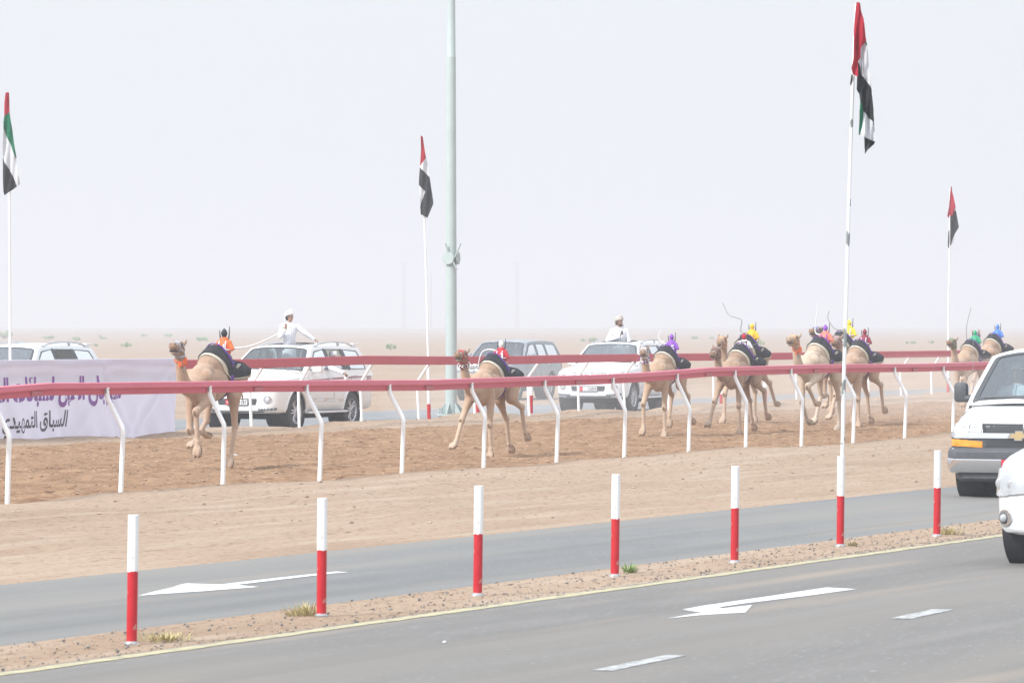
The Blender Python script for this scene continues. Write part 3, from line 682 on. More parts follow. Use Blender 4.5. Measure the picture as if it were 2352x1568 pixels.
class Veh:
    def __init__(s, P, label, loc, rotz, scale=1.0, group=None, cat='car', name='off_road_car'):
        s.P = P; s.root = thing(name, label, cat, loc, rotz, group, scale); s.paint = P['paint']
        s.lower(); s.green(); s.wheels(); s.cabin()
    def part(s, name, me, m, parent=None, smooth=40):
        return new_obj(name, me, m, parent or s.root, smooth=smooth)
    def lower(s):
        P = s.P; st = P['st']; xs = []
        for (a, b) in zip(st, st[1:]):
            k = max(1, int(abs(b[0] - a[0]) / .14)); xs += [[a[j] + (b[j] - a[j]) * t / k for j in range(5)] for t in range(k)]
        xs.append(list(st[-1]))
        rings = []
        for x, w_, z0, z1, c in xs:
            h = z1 - z0; half = [(w_ * a, z0 + h * b) for a, b in SEC] + [(w_ * .66, z1 + c * .55), (w_ * .33, z1 + c * .9), (0, z1 + c)]
            ring = [(x, y, z) for y, z in half] + [(x, -y, z) for y, z in half[-2:0:-1]]
            rings.append(ring)
        n = len(rings[0]); mb = MB()
        mb.add([p for r in rings for p in r], [(i * n + j, i * n + (j + 1) % n, (i + 1) * n + (j + 1) % n, (i + 1) * n + j) for i in range(len(rings) - 1) for j in range(n)])
        mb.f += [tuple(range(n)), tuple(range((len(rings) - 1) * n, len(rings) * n))[::-1]]; mb.mi += [0, 0]
        me = mb.fix(); s.bvh = bvh_of(me)
        cut = MB(); R_ = P['arch']; zc = P['wr']
        for ax in P['axles']:
            for sy in (-1, 1):
                W0 = P['w']; cut.lathe([(0.001, sy * (W0 - .42)), (R_, sy * (W0 - .42)), (R_, sy * (W0 + .3)), (0.001, sy * (W0 + .3))], 32, (ax, 0, zc), 'Y')
        cm = cut.fix(); co_ = bpy.data.objects.new('cut', cm); COL.objects.link(co_)
        me2 = apply_mods(me, [('BOOLEAN', dict(operation='DIFFERENCE', object=co_, solver='EXACT'))])
        bpy.data.objects.remove(co_)
        if len(me2.polygons) < 50: me2 = me
        s.body = s.part('body', me2, s.paint, smooth=32)
        for ax in P['axles']:
            for sy in (-1, 1):
                mb = MB(); y = P['w'] * sy
                pts = []
                for k in range(25):
                    a = R(-18 + 216 * k / 24); px_, pz = ax + (R_ + .012) * math.cos(a), zc + (R_ + .012) * math.sin(a)
                    h = s.bvh.ray_cast(Vector((px_, sy * 3, pz)), Vector((0, -sy, 0)))[0]
                    if h and pz > .3: pts.append(h)
                if len(pts) > 3: mb.tube(pts, .028, 8).obj('wheel_arch', P.get('arch_m', s.paint), s.root, smooth=60)
                mb = MB(); mb.lathe([(R_ - .01, sy * (P['w'] - .40)), (R_ - .01, sy * (P['w'] - .03))], 24, (ax, 0, zc), 'Y'); mb.lathe([(0.001, sy * (P['w'] - .405)), (R_, sy * (P['w'] - .405))], 24, (ax, 0, zc), 'Y')
                mb.obj('wheel_well', dark, s.root, smooth=60)
    # ---- greenhouse maps
    def zt(s, x):
        P = s.P; m = (P['a1'] + P['r1']) / 2; h = (P['a1'] - P['r1']) / 2; return P['zt'] - P['zdrop'] * ((x - m) / h) ** 2
    def Y(s, z):
        P = s.P; t = (z - P['zb']) / (P['zt'] - P['zb']); return P['yb'] + (P['yt'] - P['yb']) * (max(t, -.3) if t < 0 else t ** 1.25)
    def side(s, sg):
        return lambda x, z: Vector((x, sg * s.Y(z), z))
    def cr(s, q): return s.P['crown'] * (1 - abs(q) ** 2.6)
    def roof(s, x, q):
        P = s.P; f = (x - P['r1']) / (P['a1'] - P['r1']); z = s.zt(x)
        return Vector((x + (P['bulge'] * .5 * f - .04 * (1 - f)) * (1 - q * q), q * s.Y(z), z + s.cr(q)))
    def wind(s, q, t):
        P = s.P; z1 = s.zt(P['a1']); z = P['zb'] + t * (z1 - P['zb']); x = P['a0'] + (P['a1'] - P['a0']) * t
        return Vector((x + P['bulge'] * (1 - .5 * t) * (1 - q * q), q * s.Y(z), z + s.cr(q) * t + P.get('cowl', .02) * (1 - t) * (1 - q * q)))
    def back(s, q, t):
        P = s.P; z1 = s.zt(P['r1']); z = P['zb'] + t * (z1 - P['zb']); x = P['r0'] + (P['r1'] - P['r0']) * t
        return Vector((x - (.06 * (1 - t) + .04 * t) * (1 - q * q), q * s.Y(z), z + s.cr(q) * t))
    def green(s):
        P = s.P; T = .03
        zb = P['zb']; roofline = [(P['a1'] + (P['r1'] - P['a1']) * k / 16, None) for k in range(17)]
        outl = [(P['a0'], zb)] + [(x, s.zt(x)) for x, _ in roofline] + [(P['r0'], zb), (P['r0'], zb - .10), (P['a0'], zb - .10)]
        wins = [rounded(p, .05, 3) for p in P['wins']]
        mes = []
        for sg in (-1, 1): mes.append(panel(outl, wins, s.side(sg), .16, .12))
        sun = [rounded(P['sunroof'], .05, 3)] if P.get('sunroof') else []
        mes.append(panel([(P['r1'], -1), (P['r1'], 1), (P['a1'], 1), (P['a1'], -1)], sun, s.roof, .2, .12))
        wz = rounded([(-.93, .06), (.93, .06), (.90, .93), (-.90, .93)], .07, 3)
        mes.append(panel([(-1, 0), (1, 0), (1, 1), (-1, 1)], [wz], s.wind, .12, .15))
        rz = rounded([(-.82, .18), (.82, .18), (.78, .88), (-.78, .88)], .07, 3)
        mes.append(panel([(-1, -.15), (1, -.15), (1, 1), (-1, 1)], [rz], s.back, .15, .15))
        mb = join(mes); bm = bmesh.new(); bm.from_mesh(mb.mesh()); bmesh.ops.remove_doubles(bm, verts=bm.verts, dist=.004); bmesh.ops.recalc_face_normals(bm, faces=bm.faces)
        me = bpy.data.meshes.new('gh'); bm.to_mesh(me); bm.free()
        me = apply_mods(me, [('SOLIDIFY', dict(thickness=T, offset=-1))])
        s.part('cabin_shell', me, s.paint, smooth=38)
        # glass and black surrounds
        def win(name, poly, fn, gl, k=1.0, trim=.03, off=None, opened=False):
            o = Vector(off or (0, 0, 0)); f2 = lambda a, b: fn(a, b) + o
            ins = inset(poly, trim * k)
            fr = s.part(name, panel(poly, [ins], f2, .15, .15, .012), trim_black, smooth=40)
            if not opened: s.part('pane', panel(inset(poly, trim * k * .8), [], f2, .2, .2), gl, fr, smooth=40)
            return fr
        win('windshield', wz, s.wind, P['wglass'], 1.6, P.get('wtrim', .035), (.004, 0, .002))
        win('rear_window', rz, s.back, P['sglass'], 1.6, .03, (-.003, 0, 0))
        for sg in (-1, 1):
            for i, w_ in enumerate(wins):
                win('side_window', w_, s.side(sg), P['sglass'] if i else P.get('fglass', P['sglass']), 1, .028, (0, sg * .003, 0), opened=(sg == 1 and i in P.get('open', ())))
        if sun:
            s.part('sunroof_frame', panel(sun[0], [inset(sun[0], .025)], lambda a, b: s.roof(a, b) + Vector((0, 0, .004)), .2, .2, .02), trim_black)
        # pillars between side windows are black
        if P.get('pillars'):
            for sg in (-1, 1):
                for pl in P['pillars']:
                    s.part('pillar_trim', panel(pl, [], lambda a, b: s.side(sg)(a, b) + Vector((0, sg * .004, 0)), .1, .1, .004), trim_black)
    def wheels(s):
        P = s.P; r = P['wr']; wd = P['ww']
        for ax in P['axles']:
            for sy in (-1, 1):
                c = (ax, sy * (P['w'] - wd / 2 - .02), r); rr = P['rim']
                mb = MB(); h = wd / 2
                prof = [(rr - .01, -h + .02), (rr + .01, -h), (r - .05, -h), (r - .018, -h + .02), (r - .002, -h + .05)]
                for k in range(5):
                    a = -h + .05 + (2 * h - .1) * (k + .2) / 5; prof += [(r, a), (r, a + .018), (r - .010, a + .022), (r - .010, a + .030)]
                prof += [(r - .002, h - .05), (r - .018, h - .02), (r - .05, h), (rr + .01, h), (rr - .01, h - .02)]
                mb.lathe(prof, 40, axis='Y')
                t = mb.obj('wheel', rubber, s.root, smooth=35, loc=c)
                mb = MB(); o = sy * (h - .035)
                mb.lathe([(rr, o + sy * .03), (rr - .012, o + sy * .02), (rr - .02, o - sy * .02), (rr - .03, o - sy * .16)], 40, axis='Y')
                nsp = P.get('spokes', 6)
                for k in range(nsp):
                    a = 2 * math.pi * k / nsp
                    d = Vector((math.cos(a), 0, math.sin(a))); tt = Vector((-math.sin(a), 0, math.cos(a)))
                    for e in (-1, 1):
                        b0 = d * .05 + tt * .02 * e; b1 = d * (rr - .015) + tt * .045 * e
                        mb.tube([b0 + Vector((0, o, 0)), (b0 + b1) / 2 + Vector((0, o - sy * .012, 0)), b1 + Vector((0, o + sy * .0, 0))], [.024, .02, .022], 6)
                mb.lathe([(.001, o + sy * .02), (.035, o + sy * .018), (.062, o), (.07, o - sy * .04)], 20, axis='Y')
                mb.obj('rim', P.get('rim_m', alloy), t, smooth=40)
                mb = MB(); mb.lathe([(.001, o - sy * .10), (rr - .03, o - sy * .10)], 24, axis='Y'); mb.obj('brake_disc', dark, t)
    def cabin(s):
        P = s.P; z = P['zb']; mb = MB(); yb = P['yb'] - .05; c = P['st'][len(P['st']) // 2][4]
        x0, x1 = P['r0'] + .15, P['a0'] - .1
        mb.box(((x0 + x1) / 2, 0, z + c + .012 - .02), (x1 - x0, yb * 2, .04))
        mb.box((P['a0'] - .16, 0, z + .03), (.36, yb * 2 - .05, .10), bev=.03)
        s.part('dashboard', mb.fix(), inner_m)
        for sx in P['seats']:
            for sy in (-.42, .42):
                mb = MB(); mb.box((sx - .05, sy, z + .02), (.14, .46, .36), rot=Matrix.Rotation(R(-10), 3, 'Y'), bev=.05)
                mb.box((sx - .10, sy, z + .27), (.09, .24, .15), rot=Matrix.Rotation(R(-10), 3, 'Y'), bev=.035)
                mb.tube([(sx - .08, sy - .06, z + .15), (sx - .09, sy - .06, z + .25)], .008, 6); mb.tube([(sx - .08, sy + .06, z + .15), (sx - .09, sy + .06, z + .25)], .008, 6)
                s.part('seat', mb.fix(), seat_m)
        mb = MB(); pts = [(P['a0'] - .42 + .03 * math.sin(a), .42 + .18 * math.cos(a), z + .09 + .17 * math.sin(a)) for a in [k * math.pi / 10 for k in range(21)]]
        mb.tube(pts, .014, 6, cap=False); s.part('steering_wheel', mb.fix(), trim_black)
        mb = MB(); q = s.wind(0, .88); mb.box(q + Vector((-.12, 0, -.01)), (.04, .22, .06), bev=.015); s.part('inner_mirror', mb.fix(), trim_black)
    # ---- details projected on the body
    def decal(s, name, poly, m, ax='F', off=.006, thick=.012, sp=.08, parent=None, holes=()):
        B = s.bvh
        def fn(a, b):
            if ax == 'F': o, d = Vector((6, a, b)), Vector((-1, 0, 0))
            elif ax == 'B': o, d = Vector((-6, a, b)), Vector((1, 0, 0))
            elif ax == 'T': o, d = Vector((a, b, 6)), Vector((0, 0, -1))
            else: o, d = Vector((a, 3 * ax, b)), Vector((0, -ax, 0))
            h, nrm, _, _ = B.ray_cast(o, d)
            if h is None:
                h, nrm, _, _ = B.find_nearest(Vector((s.P['st'][-1][0], a, b)) if ax == 'F' else Vector((a, s.P['w'] * (ax if ax in (1, -1) else 1), b)))
            if nrm.dot(d) > 0: nrm = -nrm
            return h + nrm * off
        me = panel(poly, holes, fn, sp, sp, thick)
        return s.part(name, me, m, parent, smooth=35)
    def tubeon(s, name, pts, r, m, ax=1, off=0, parent=None):
        out = []
        for a, b in pts:
            o, d = (Vector((6, a, b)), Vector((-1, 0, 0))) if ax == 'F' else (Vector((a, b, 6)), Vector((0, 0, -1))) if ax == 'T' else (Vector((a, 3 * ax, b)), Vector((0, -ax, 0)))
            h = s.bvh.ray_cast(o, d)[0]
            if h: out.append(h - d * off)
        return s.part(name, MB().tube(out, r, 6).fix(), m, parent, smooth=60)
    def plate(s, y, z, w_, h_, code, num, x=None):
        hit = s.bvh.ray_cast(Vector((6, y, z)), Vector((-1, 0, 0)))[0]; x = x if x is not None else hit.x + .03
        mb = MB(); mb.box((x, y, z), (.012, w_, h_), bev=.004); p = s.part('number_plate', mb.fix(), plate_w)
        rw = w_ * .24; s.part('plate_badge', MB().box((x + .0075, y - w_ / 2 + rw / 2, z), (.003, rw, h_ * .92)).fix(), plate_r, p)
        s.part('plate_frame', MB().tube([(x + .004, y - w_ / 2, z - h_ / 2), (x + .004, y + w_ / 2, z - h_ / 2), (x + .004, y + w_ / 2, z + h_ / 2), (x + .004, y - w_ / 2, z + h_ / 2), (x + .004, y - w_ / 2, z - h_ / 2)], .006, 6).fix(), trim_black, p)
        def put(txt, m, y0, hh, bold=.01):
            vs_, fs, w2, h2 = text_geo(txt, 1, bold); k = hh / h2
            s.part('plate_text', MB().add([(x + .0095, y0 + v.x * k, z - hh / 2 + v.y * k) for v in vs_], fs).mesh(), m, p, smooth=None); return w2 * k
        vs_, fs, w2, h2 = text_geo(num, 1, .01); hh = h_ * .62; wn = w2 * hh / h2
        put(num, ink, y + w_ / 2 - wn - .018, hh)
        if code: put(code, plate_w, y - w_ / 2 + .02, h_ * .42)
        return p
    def common(s, stripes=True):
        P = s.P; zb = P['zb']
        for sg in (-1, 1):
            for x in P['doors']: s.tubeon('door_seam', [(x, P['st'][0][2] + .05 + k * (zb - .5) / 8) for k in range(9)], .005, trim_black, sg)
            for x in P['handles']: s.part('door_handle', MB().box((x, sg * (P['w'] + .012), zb - .17), (.20, .03, .035), bev=.012).fix(), P.get('handle_m', chrome))
            mx_ = P['mirror']; mb = MB(); mb.box((mx_[0], sg * mx_[1], mx_[2]), (.15, .24, .19), bev=.05); mb.tube([(mx_[0], sg * (mx_[1] - .08), mx_[2] - .06), (mx_[0] + .03, sg * (P['yb'] - .02), mx_[2] - .10)], .03, 8)
            s.part('side_mirror', mb.fix(), P.get('mirror_m', s.paint))
            if P.get('rails'):
                x0, x1 = P['rails']; zz = [s.roof(x0 + (x1 - x0) * k / 8, .93 * sg) for k in range(9)]
                up = P.get('rail_up', .075); mb = MB(); ts = [0, .45, .8, 1, 1, 1, .8, .45, 0]
                mb.tube([q + Vector((0, 0, up * math.sin(math.pi * min(1, max(0, k / 8))) ** .35 if 0 < k < 8 else 0)) for k, q in enumerate(zz)], [.02, .022, .022, .022, .022, .022, .022, .022, .02], 8)
                mid = s.roof((x0 + x1) / 2 - .2, .93 * sg); mb.box(mid + Vector((0, 0, up / 2)), (.12, .035, up), bev=.01); mb.ell(zz[0], (.09, .03, .045)); mb.ell(zz[-1], (.09, .03, .045))
                s.part('roof_rail', mb.fix(), P.get('rail_m', alloy))
        # wipers on the glass
        for q0, q1 in ((-.75, -.1), (-.02, .62)):
            a = s.wind(q0, .09) + Vector((.015, 0, .01)); b = s.wind(q1, .05) + Vector((.015, 0, .01)); s.part('wiper', MB().tube([a, (a + b) / 2 + Vector((.01, 0, .012)), b], .010, 6).fix(), trim_black)
        mb = MB(); z0 = P['st'][len(P['st']) // 2][2] + P.get('ub', 0)
        mb.box((0, 0, z0 - .04), (P['axles'][0] - P['axles'][1] + .9, P['w'] * 1.35, .12), bev=.03)
        for ax in P['axles']: mb.tube([(ax, -P['w'] + .25, P['wr']), (ax, P['w'] - .25, P['wr'])], .07, 10)
        s.part('underbody', mb.fix(), dark)

def suv_base(paint, **k):
    P = dict(paint=paint, w=.985, wr=.40, ww=.285, rim=.255, arch=.47, axles=(1.56, -1.29), spokes=5,
             st=[(-2.47, .78, .52, 1.10, 0), (-2.44, .90, .46, 1.16, 0), (-2.34, .955, .40, 1.22, 0), (-2.0, .975, .36, 1.24, 0), (-1.2, .985, .34, 1.24, 0), (0, .985, .34, 1.235, 0), (.9, .985, .34, 1.23, .01),
                 (1.05, .985, .34, 1.20, .05), (1.5, .983, .35, 1.165, .065), (2.0, .965, .36, 1.13, .06), (2.22, .93, .37, 1.10, .05), (2.34, .87, .38, 1.07, .04), (2.42, .78, .40, 1.02, .03), (2.46, .66, .42, .93, .01), (2.48, .45, .46, .84, 0)],
             zb=1.235, yb=.915, zt=1.80, yt=.70, zdrop=.05, crown=.065, a0=1.02, a1=.32, r0=-2.42, r1=-2.12, bulge=.16, cowl=.04,
             wins=[[(.80, 1.285), (.26, 1.69), (-.24, 1.735), (-.26, 1.285)], [(-.36, 1.285), (-.34, 1.735), (-1.10, 1.725), (-1.20, 1.285)], [(-1.31, 1.285), (-1.22, 1.72), (-1.93, 1.69), (-2.14, 1.285)]],
             pillars=[[(-.26, 1.27), (-.24, 1.745), (-.34, 1.745), (-.36, 1.27)], [(-1.20, 1.27), (-1.10, 1.735), (-1.22, 1.73), (-1.31, 1.27)]],
             wglass=glass_teal, sglass=glass_dark, seats=(.05, -.85), doors=(.92, -.31, -1.27), handles=(-.12, -1.08), mirror=(.66, 1.05, 1.32), rails=(.02, -2.0))
    P.update(k); return P

def mirror_y(p): return [(-a, b) for a, b in p][::-1]
def lc_front(v, code, num, plate_y=0.0):
    for sg in (-1, 1):
        hl = [(.50, .90), (.52, 1.04), (.80, 1.075), (.90, 1.08), (.935, .98), (.90, .92), (.70, .895)]; hl = hl if sg == 1 else mirror_y(hl)
        h = v.decal('headlight', hl, lamp_glass, 'F', .006, .01, .05)
        c = v.bvh.ray_cast(Vector((6, sg * .66, .975)), Vector((-1, 0, 0)))[0]
        v.part('lens', MB().ell(c + Vector((.006, 0, 0)), (.008, .055, .055)).fix(), chrome, h); c2 = v.bvh.ray_cast(Vector((6, sg * .79, .99)), Vector((-1, 0, 0)))[0]
        v.part('lens', MB().ell(c2 + Vector((.006, 0, 0)), (.008, .04, .04)).fix(), chrome, h)
        f = v.decal('fog_light', [(sg * .70 + .085 * math.cos(a), .665 + .082 * math.sin(a)) for a in [k * .314 for k in range(20)]], chrome, 'F', .004, .012, .05)
        c = v.bvh.ray_cast(Vector((6, sg * .70, .665)), Vector((-1, 0, 0)))[0]; v.part('lens', MB().ell(c + Vector((.01, 0, 0)), (.02, .06, .06)).fix(), lamp_glass, f)
        dr = [(.50, .435), (.50, .475), (.86, .49), (.86, .45)]; dr = dr if sg == 1 else mirror_y(dr)
        d = v.decal('daytime_light', dr, trim_black, 'F', .006, .012, .06)
        for k in range(5):
            c = v.bvh.ray_cast(Vector((6, sg * (.55 + .065 * k), .463)), Vector((-1, 0, 0)))[0]
            if c: v.part('lens', MB().ell(c + Vector((.012, 0, 0)), (.01, .022, .012)).fix(), lamp_glass, d)
    g = v.decal('grille', rounded([(-.46, .90), (-.47, 1.05), (.47, 1.05), (.46, .90)], .03), trim_black, 'F', .004, .01)
    for z in (.915, .955, .995, 1.04):
        v.tubeon('grille_bar', [(-.46 + .092 * k, z) for k in range(11)], .014, chrome, 'F', .012, g)
    v.decal('lower_grille', rounded([(-.44, .555), (-.47, .69), (.47, .69), (.44, .555)], .03), trim_black, 'F', .003, .01)
    for z in (.585, .62, .655): v.tubeon('slat', [(-.43 + .086 * k, z) for k in range(11)], .006, inner_m, 'F', .01)
    v.tubeon('bumper_crease', [(-.62 + .124 * k, .525) for k in range(11)], .010, v.paint, 'F', .0)
    v.tubeon('bumper_crease', [(-.84 + .168 * k, .845) for k in range(11)], .008, trim_black, 'F', -.002)
    v.plate(plate_y, .615, .52, .115, code, num)
    v.decal('valance', [(-.62, .405), (-.60, .425), (.60, .425), (.62, .405)], trim_black, 'F', .003, .01)
def lc_side(v, stripe=None):
    for sg in (-1, 1):
        v.decal('sill_trim', [(-.80, .60), (-.80, .645), (.98, .675), (.98, .63)], chrome, sg, .004, .012, .2)
        v.part('running_board', MB().box((.13, sg * .96, .375), (1.95, .20, .05), bev=.02).fix(), v.paint)
        v.part('step_pad', MB().box((.13, sg * .97, .403), (1.75, .13, .012)).fix(), inner_m)
        if stripe:
            v.decal('side_stripe', [(1.50, 1.04), (.9, 1.075), (-.2, 1.10), (-1.2, 1.13), (-2.30, 1.19), (-2.2, 1.04), (-2.05, 1.00), (-2.12, 1.10), (-1.2, 1.085), (-.2, 1.07), (.9, 1.055)], stripe, sg, .003, .004, .12)
            v.decal('lower_stripe', [(1.1, .98), (.4, 1.005), (-.5, 1.03), (-1.9, 1.06), (-1.95, 1.04), (-.5, 1.01), (.4, .99)], alloy, sg, .003, .004, .12)
        tl = [(-2.30, .95), (-2.28, 1.17), (-2.44, 1.17), (-2.44, .95)]
        v.decal('tail_light', tl, lamp_red, sg, .006, .012, .06)
    v.part('rear_spoiler', MB().box((-2.18, 0, 1.835), (.30, 1.30, .035), bev=.015).fix(), v.paint)

VEH = {}
def vplace(px, py, zg, wx, wy, rotz, sc):
    """ground point seen at a pixel is the point (wx, wy) of the car"""
    g = gnd(px, py, zg); c, s_ = math.cos(rotz), math.sin(rotz)
    return Vector((g.x - (wx * c - wy * s_) * sc, g.y - (wx * s_ + wy * c) * sc, zg))
ZR = -.085
# first white car, boy in the sunroof
rz = ROTZ + math.pi + R(1.0)
SUNR = [(.10, -.42), (.10, .42), (-.66, .42), (-.66, -.42)]
v = Veh(suv_base(car_cream, sunroof=[(.13, -.55), (.13, .55), (-.62, .55), (-.62, -.55)], open=(1,), sglass=glass_clear, fglass=glass_clear, wglass=glass_clear), 'white off-road car with maroon side stripes, a boy in its sunroof, behind the lead camel',
        vplace(683, 988, ZR, 1.56, .985, rz, 1.05), rz, 1.05, 'cars following the race')
lc_front(v, '15', '9187'); lc_side(v, maroon_st); v.common(); VEH['lc1'] = v
# second white car, bearded man
rz = ROTZ + math.pi + R(4.5)
v = Veh(suv_base(car_white, sunroof=[(.13, -.55), (.13, .55), (-.62, .55), (-.62, -.55)], sglass=glass_dark, fglass=glass_teal), 'white off-road car with a bearded man standing in its sunroof, behind the third camel',
        vplace(1458, 946, ZR, 1.56, .985, rz, 1.04), rz, 1.04, 'cars following the race')
lc_front(v, '4', '55899'); lc_side(v); v.common(); VEH['lc2'] = v
# leftmost white car behind the banner
rz = ROTZ + math.pi + R(1.0)
v = Veh(suv_base(car_white, open=(1,), sglass=glass_dark, fglass=glass_teal), 'white off-road car half hidden behind the banner, only its roof and windows showing', vplace(49, 988, ZR, 1.56, .985, rz, 1.05), rz, 1.05, 'cars following the race')
lc_front(v, '', '7'); lc_side(v); v.common(); VEH['lc3'] = v
# grey car, older boxier shape, no roof rails
rz = ROTZ + math.pi + R(3)
v = Veh(suv_base(car_grey, rails=None, yt=.74, w=.965, rim=.22, arch_m=car_grey, zt=1.80, crown=.05,
        wins=[[(.80, 1.285), (.28, 1.68), (-.20, 1.715), (-.22, 1.285)], [(-.34, 1.285), (-.32, 1.715), (-1.02, 1.71), (-1.10, 1.285)], [(-1.20, 1.285), (-1.12, 1.705), (-2.0, 1.68), (-2.18, 1.285)]], pillars=[],
        sglass=glass('glass_grey', (0.36, .40, .43), .16), wglass=glass('glass_ws', (.45, .5, .53), .16)), 'dusty grey off-road car between the pale mast and the second white car', vplace(1192, 917, ZR, 1.56, .965, rz, 1.03), rz, 1.03, 'cars following the race')
for sg in (-1, 1):
    hl = [(.58, .90), (.58, 1.03), (.90, 1.05), (.93, .93), (.88, .88)]; v.decal('headlight', hl if sg == 1 else mirror_y(hl), lamp_glass, 'F', .006, .01, .05)
    v.decal('side_band', [(1.0, .56), (1.0, .70), (-.75, .70), (-.75, .56)], noisy('band_grey', [(.3, (.30, .31, .33)), (.7, (.36, .37, .38))], 3), sg, .004, .012, .2)
    v.decal('tail_light', [(-2.30, .95), (-2.28, 1.17), (-2.44, 1.17), (-2.44, .95)], lamp_red, sg, .006, .012, .06)
    v.part('running_board', MB().box((.13, sg * .93, .38), (1.9, .18, .05), bev=.02).fix(), trim_black)
g = v.decal('grille', rounded([(-.54, .89), (-.54, 1.06), (.54, 1.06), (.54, .89)], .03), trim_black, 'F', .004, .012)
v.tubeon('grille_frame', [(-.54 + .108 * k, 1.055) for k in range(11)], .022, chrome, 'F', .012, g); v.tubeon('grille_frame', [(-.54 + .108 * k, .90) for k in range(11)], .018, chrome, 'F', .012, g)
v.decal('lower_grille', rounded([(-.5, .52), (-.52, .62), (.52, .62), (.5, .52)], .03), trim_black, 'F', .003, .01)
v.common(); VEH['grey'] = v

# ---- big white van on the access road
vanP = dict(ub=.10, paint=car_white, w=1.0, wr=.375, ww=.245, rim=.215, arch=.45, axles=(2.0, -1.45), spokes=8, rim_m=alloy,
    st=[(-2.85, .90, .50, 1.20, 0), (-2.80, .97, .46, 1.22, 0), (-2.0, 1.0, .42, 1.23, 0), (0, 1.0, .42, 1.23, 0), (1.75, 1.0, .42, 1.22, 0.0), (1.9, .995, .42, 1.19, .04), (2.3, .985, .42, 1.09, .05), (2.58, .965, .43, 1.005, .045), (2.68, .95, .44, .975, .03), (2.74, .93, .45, .93, .02), (2.77, .90, .46, .86, .01), (2.785, .86, .47, .80, 0), (2.79, .7, .5, .74, 0)],
    zb=1.215, yb=.965, zt=1.90, yt=.80, zdrop=.04, crown=.12, a0=1.86, a1=1.10, r0=-2.78, r1=-2.62, bulge=.20, cowl=.05, wtrim=.06,
    wins=[[(1.62, 1.27), (1.06, 1.76), (.42, 1.80), (.40, 1.27)], [(.15, 1.30), (.15, 1.78), (-1.05, 1.78), (-1.05, 1.30)], [(-1.2, 1.30), (-1.2, 1.78), (-2.45, 1.76), (-2.45, 1.30)]],
    wglass=glass('glass_van', (0.62, 0.76, 0.77), 0.17), sglass=glass_dark, seats=(.75,), doors=(1.5, .3), handles=(.5,), mirror=(1.42, 1.16, 1.36), mirror_m=black_plastic, handle_m=trim_black)
rz = ROTZ + math.pi + R(3.0)
van = Veh(vanP, 'big white van with orange turn lamp and gold cross badge on its black mesh grille', vplace(2229, 1137, .004, 2.0, -.88, rz, 1.0), rz, 1.0, None, 'van', 'van')
VEH['van'] = van; v = van
for p_ in list(van.root.children):
    if p_.name.startswith('side_mirror'): pass
mesh_m = noisy('grille_mesh', [(0.44, (0.03, 0.032, 0.035)), (0.5, (0.20, 0.205, 0.21))], 55, detail=0, rough=.5)
for sg in (-1, 1):
    hl = rounded([(.52, .845), (.52, .99), (.93, .975), (.975, .96), (.975, .855), (.94, .85)], .012, 2); h = v.decal('headlight', hl if sg == 1 else mirror_y(hl), lamp_glass, 'F', .008, .012, .05)
    for yy in (.62, .78): c = v.bvh.ray_cast(Vector((6, sg * yy, .915)), Vector((-1, 0, 0)))[0]; v.part('lens', MB().ell(c + Vector((.006, 0, 0)), (.004, .055, .038)).fix(), alloy, h)
    v.tubeon('lamp_divider', [(sg * .69, .85 + .014 * k) for k in range(10)], .006, trim_black, 'F', .012)
    tl = [(.50, .665), (.50, .745), (.93, .775), (.985, .775), (.985, .69)]; h = v.decal('turn_lamp', tl if sg == 1 else mirror_y(tl), lamp_amber, 'F', .010, .014, .05)
    bk = [(.44, .635), (.44, .785), (.99, .79), (.99, .66)]; v.decal('lamp_surround', bk if sg == 1 else mirror_y(bk), black_plastic, 'F', .003, .012, .06)
g = v.decal('grille', [(-.50, .85), (-.52, .975), (.52, .975), (.50, .85)], dark, 'F', .004, .014); 
for (z0, z1) in ((.865, .955), (.665, .775)):
    mb = MB(); k = 0; y = -.47
    while y < .47:
        for dy in (.05, -.05):
            a = v.bvh.ray_cast(Vector((6, y, z0)), Vector((-1, 0, 0)))[0]; b = v.bvh.ray_cast(Vector((6, y + dy * (z1 - z0) / .06, z1)), Vector((-1, 0, 0)))[0]
            if a and b and abs(y + dy * (z1 - z0) / .06) < .5: mb.tube([a + Vector((.018, 0, 0)), b + Vector((.018, 0, 0))], .0045, 4)
        y += .032
    v.part('grille_mesh', mb.fix(), black_plastic, g)
v.decal('lower_grille', rounded([(-.44, .65), (-.46, .785), (.46, .785), (.44, .65)], .02), trim_black, 'F', .008, .012)
v.decal('chrome_band', [(-.99, .790), (-.99, .845), (-.7, .852), (.7, .852), (.99, .845), (.99, .790), (.6, .786), (-.6, .786)], chrome, 'F', .016, .02, .06)
# bumper bar, wrapped round the nose
def bar(name, zs, out, m, hw=1.0, nose=2.80):
    mb = MB(); N = 28; k = len(zs); V_ = []
    for i in range(N + 1):
        t = -1 + 2 * i / N; y = hw * math.sin(t * math.pi / 2) if False else hw * t
        e = abs(t); x = nose - .05 * e ** 2 - .55 * max(0, (e - .80) / .20) ** 2 * .55
        for z, o in zip(zs, out): V_.append((x + o, y * (1 + (o - .03) * .3), z))
    F_ = [(i * k + j, i * k + j + 1, (i + 1) * k + j + 1, (i + 1) * k + j) for i in range(N) for j in range(k - 1)]
    mb.add(V_, F_); me = apply_mods(mb.fix(), [('SOLIDIFY', dict(thickness=.02, offset=0))]); return v.part(name, me, m, smooth=35)
bar('upper_bumper', [.665, .64, .60, .52], [-.02, .05, .085, .085], black_plastic, 1.02)
cb = bar('bumper', [.525, .50, .40, .345, .335], [.07, .095, .095, .06, .02], chrome, 1.025)
bar('valance', [.35, .26, .225, .22], [.02, .01, -.05, -.2], black_plastic, .95)
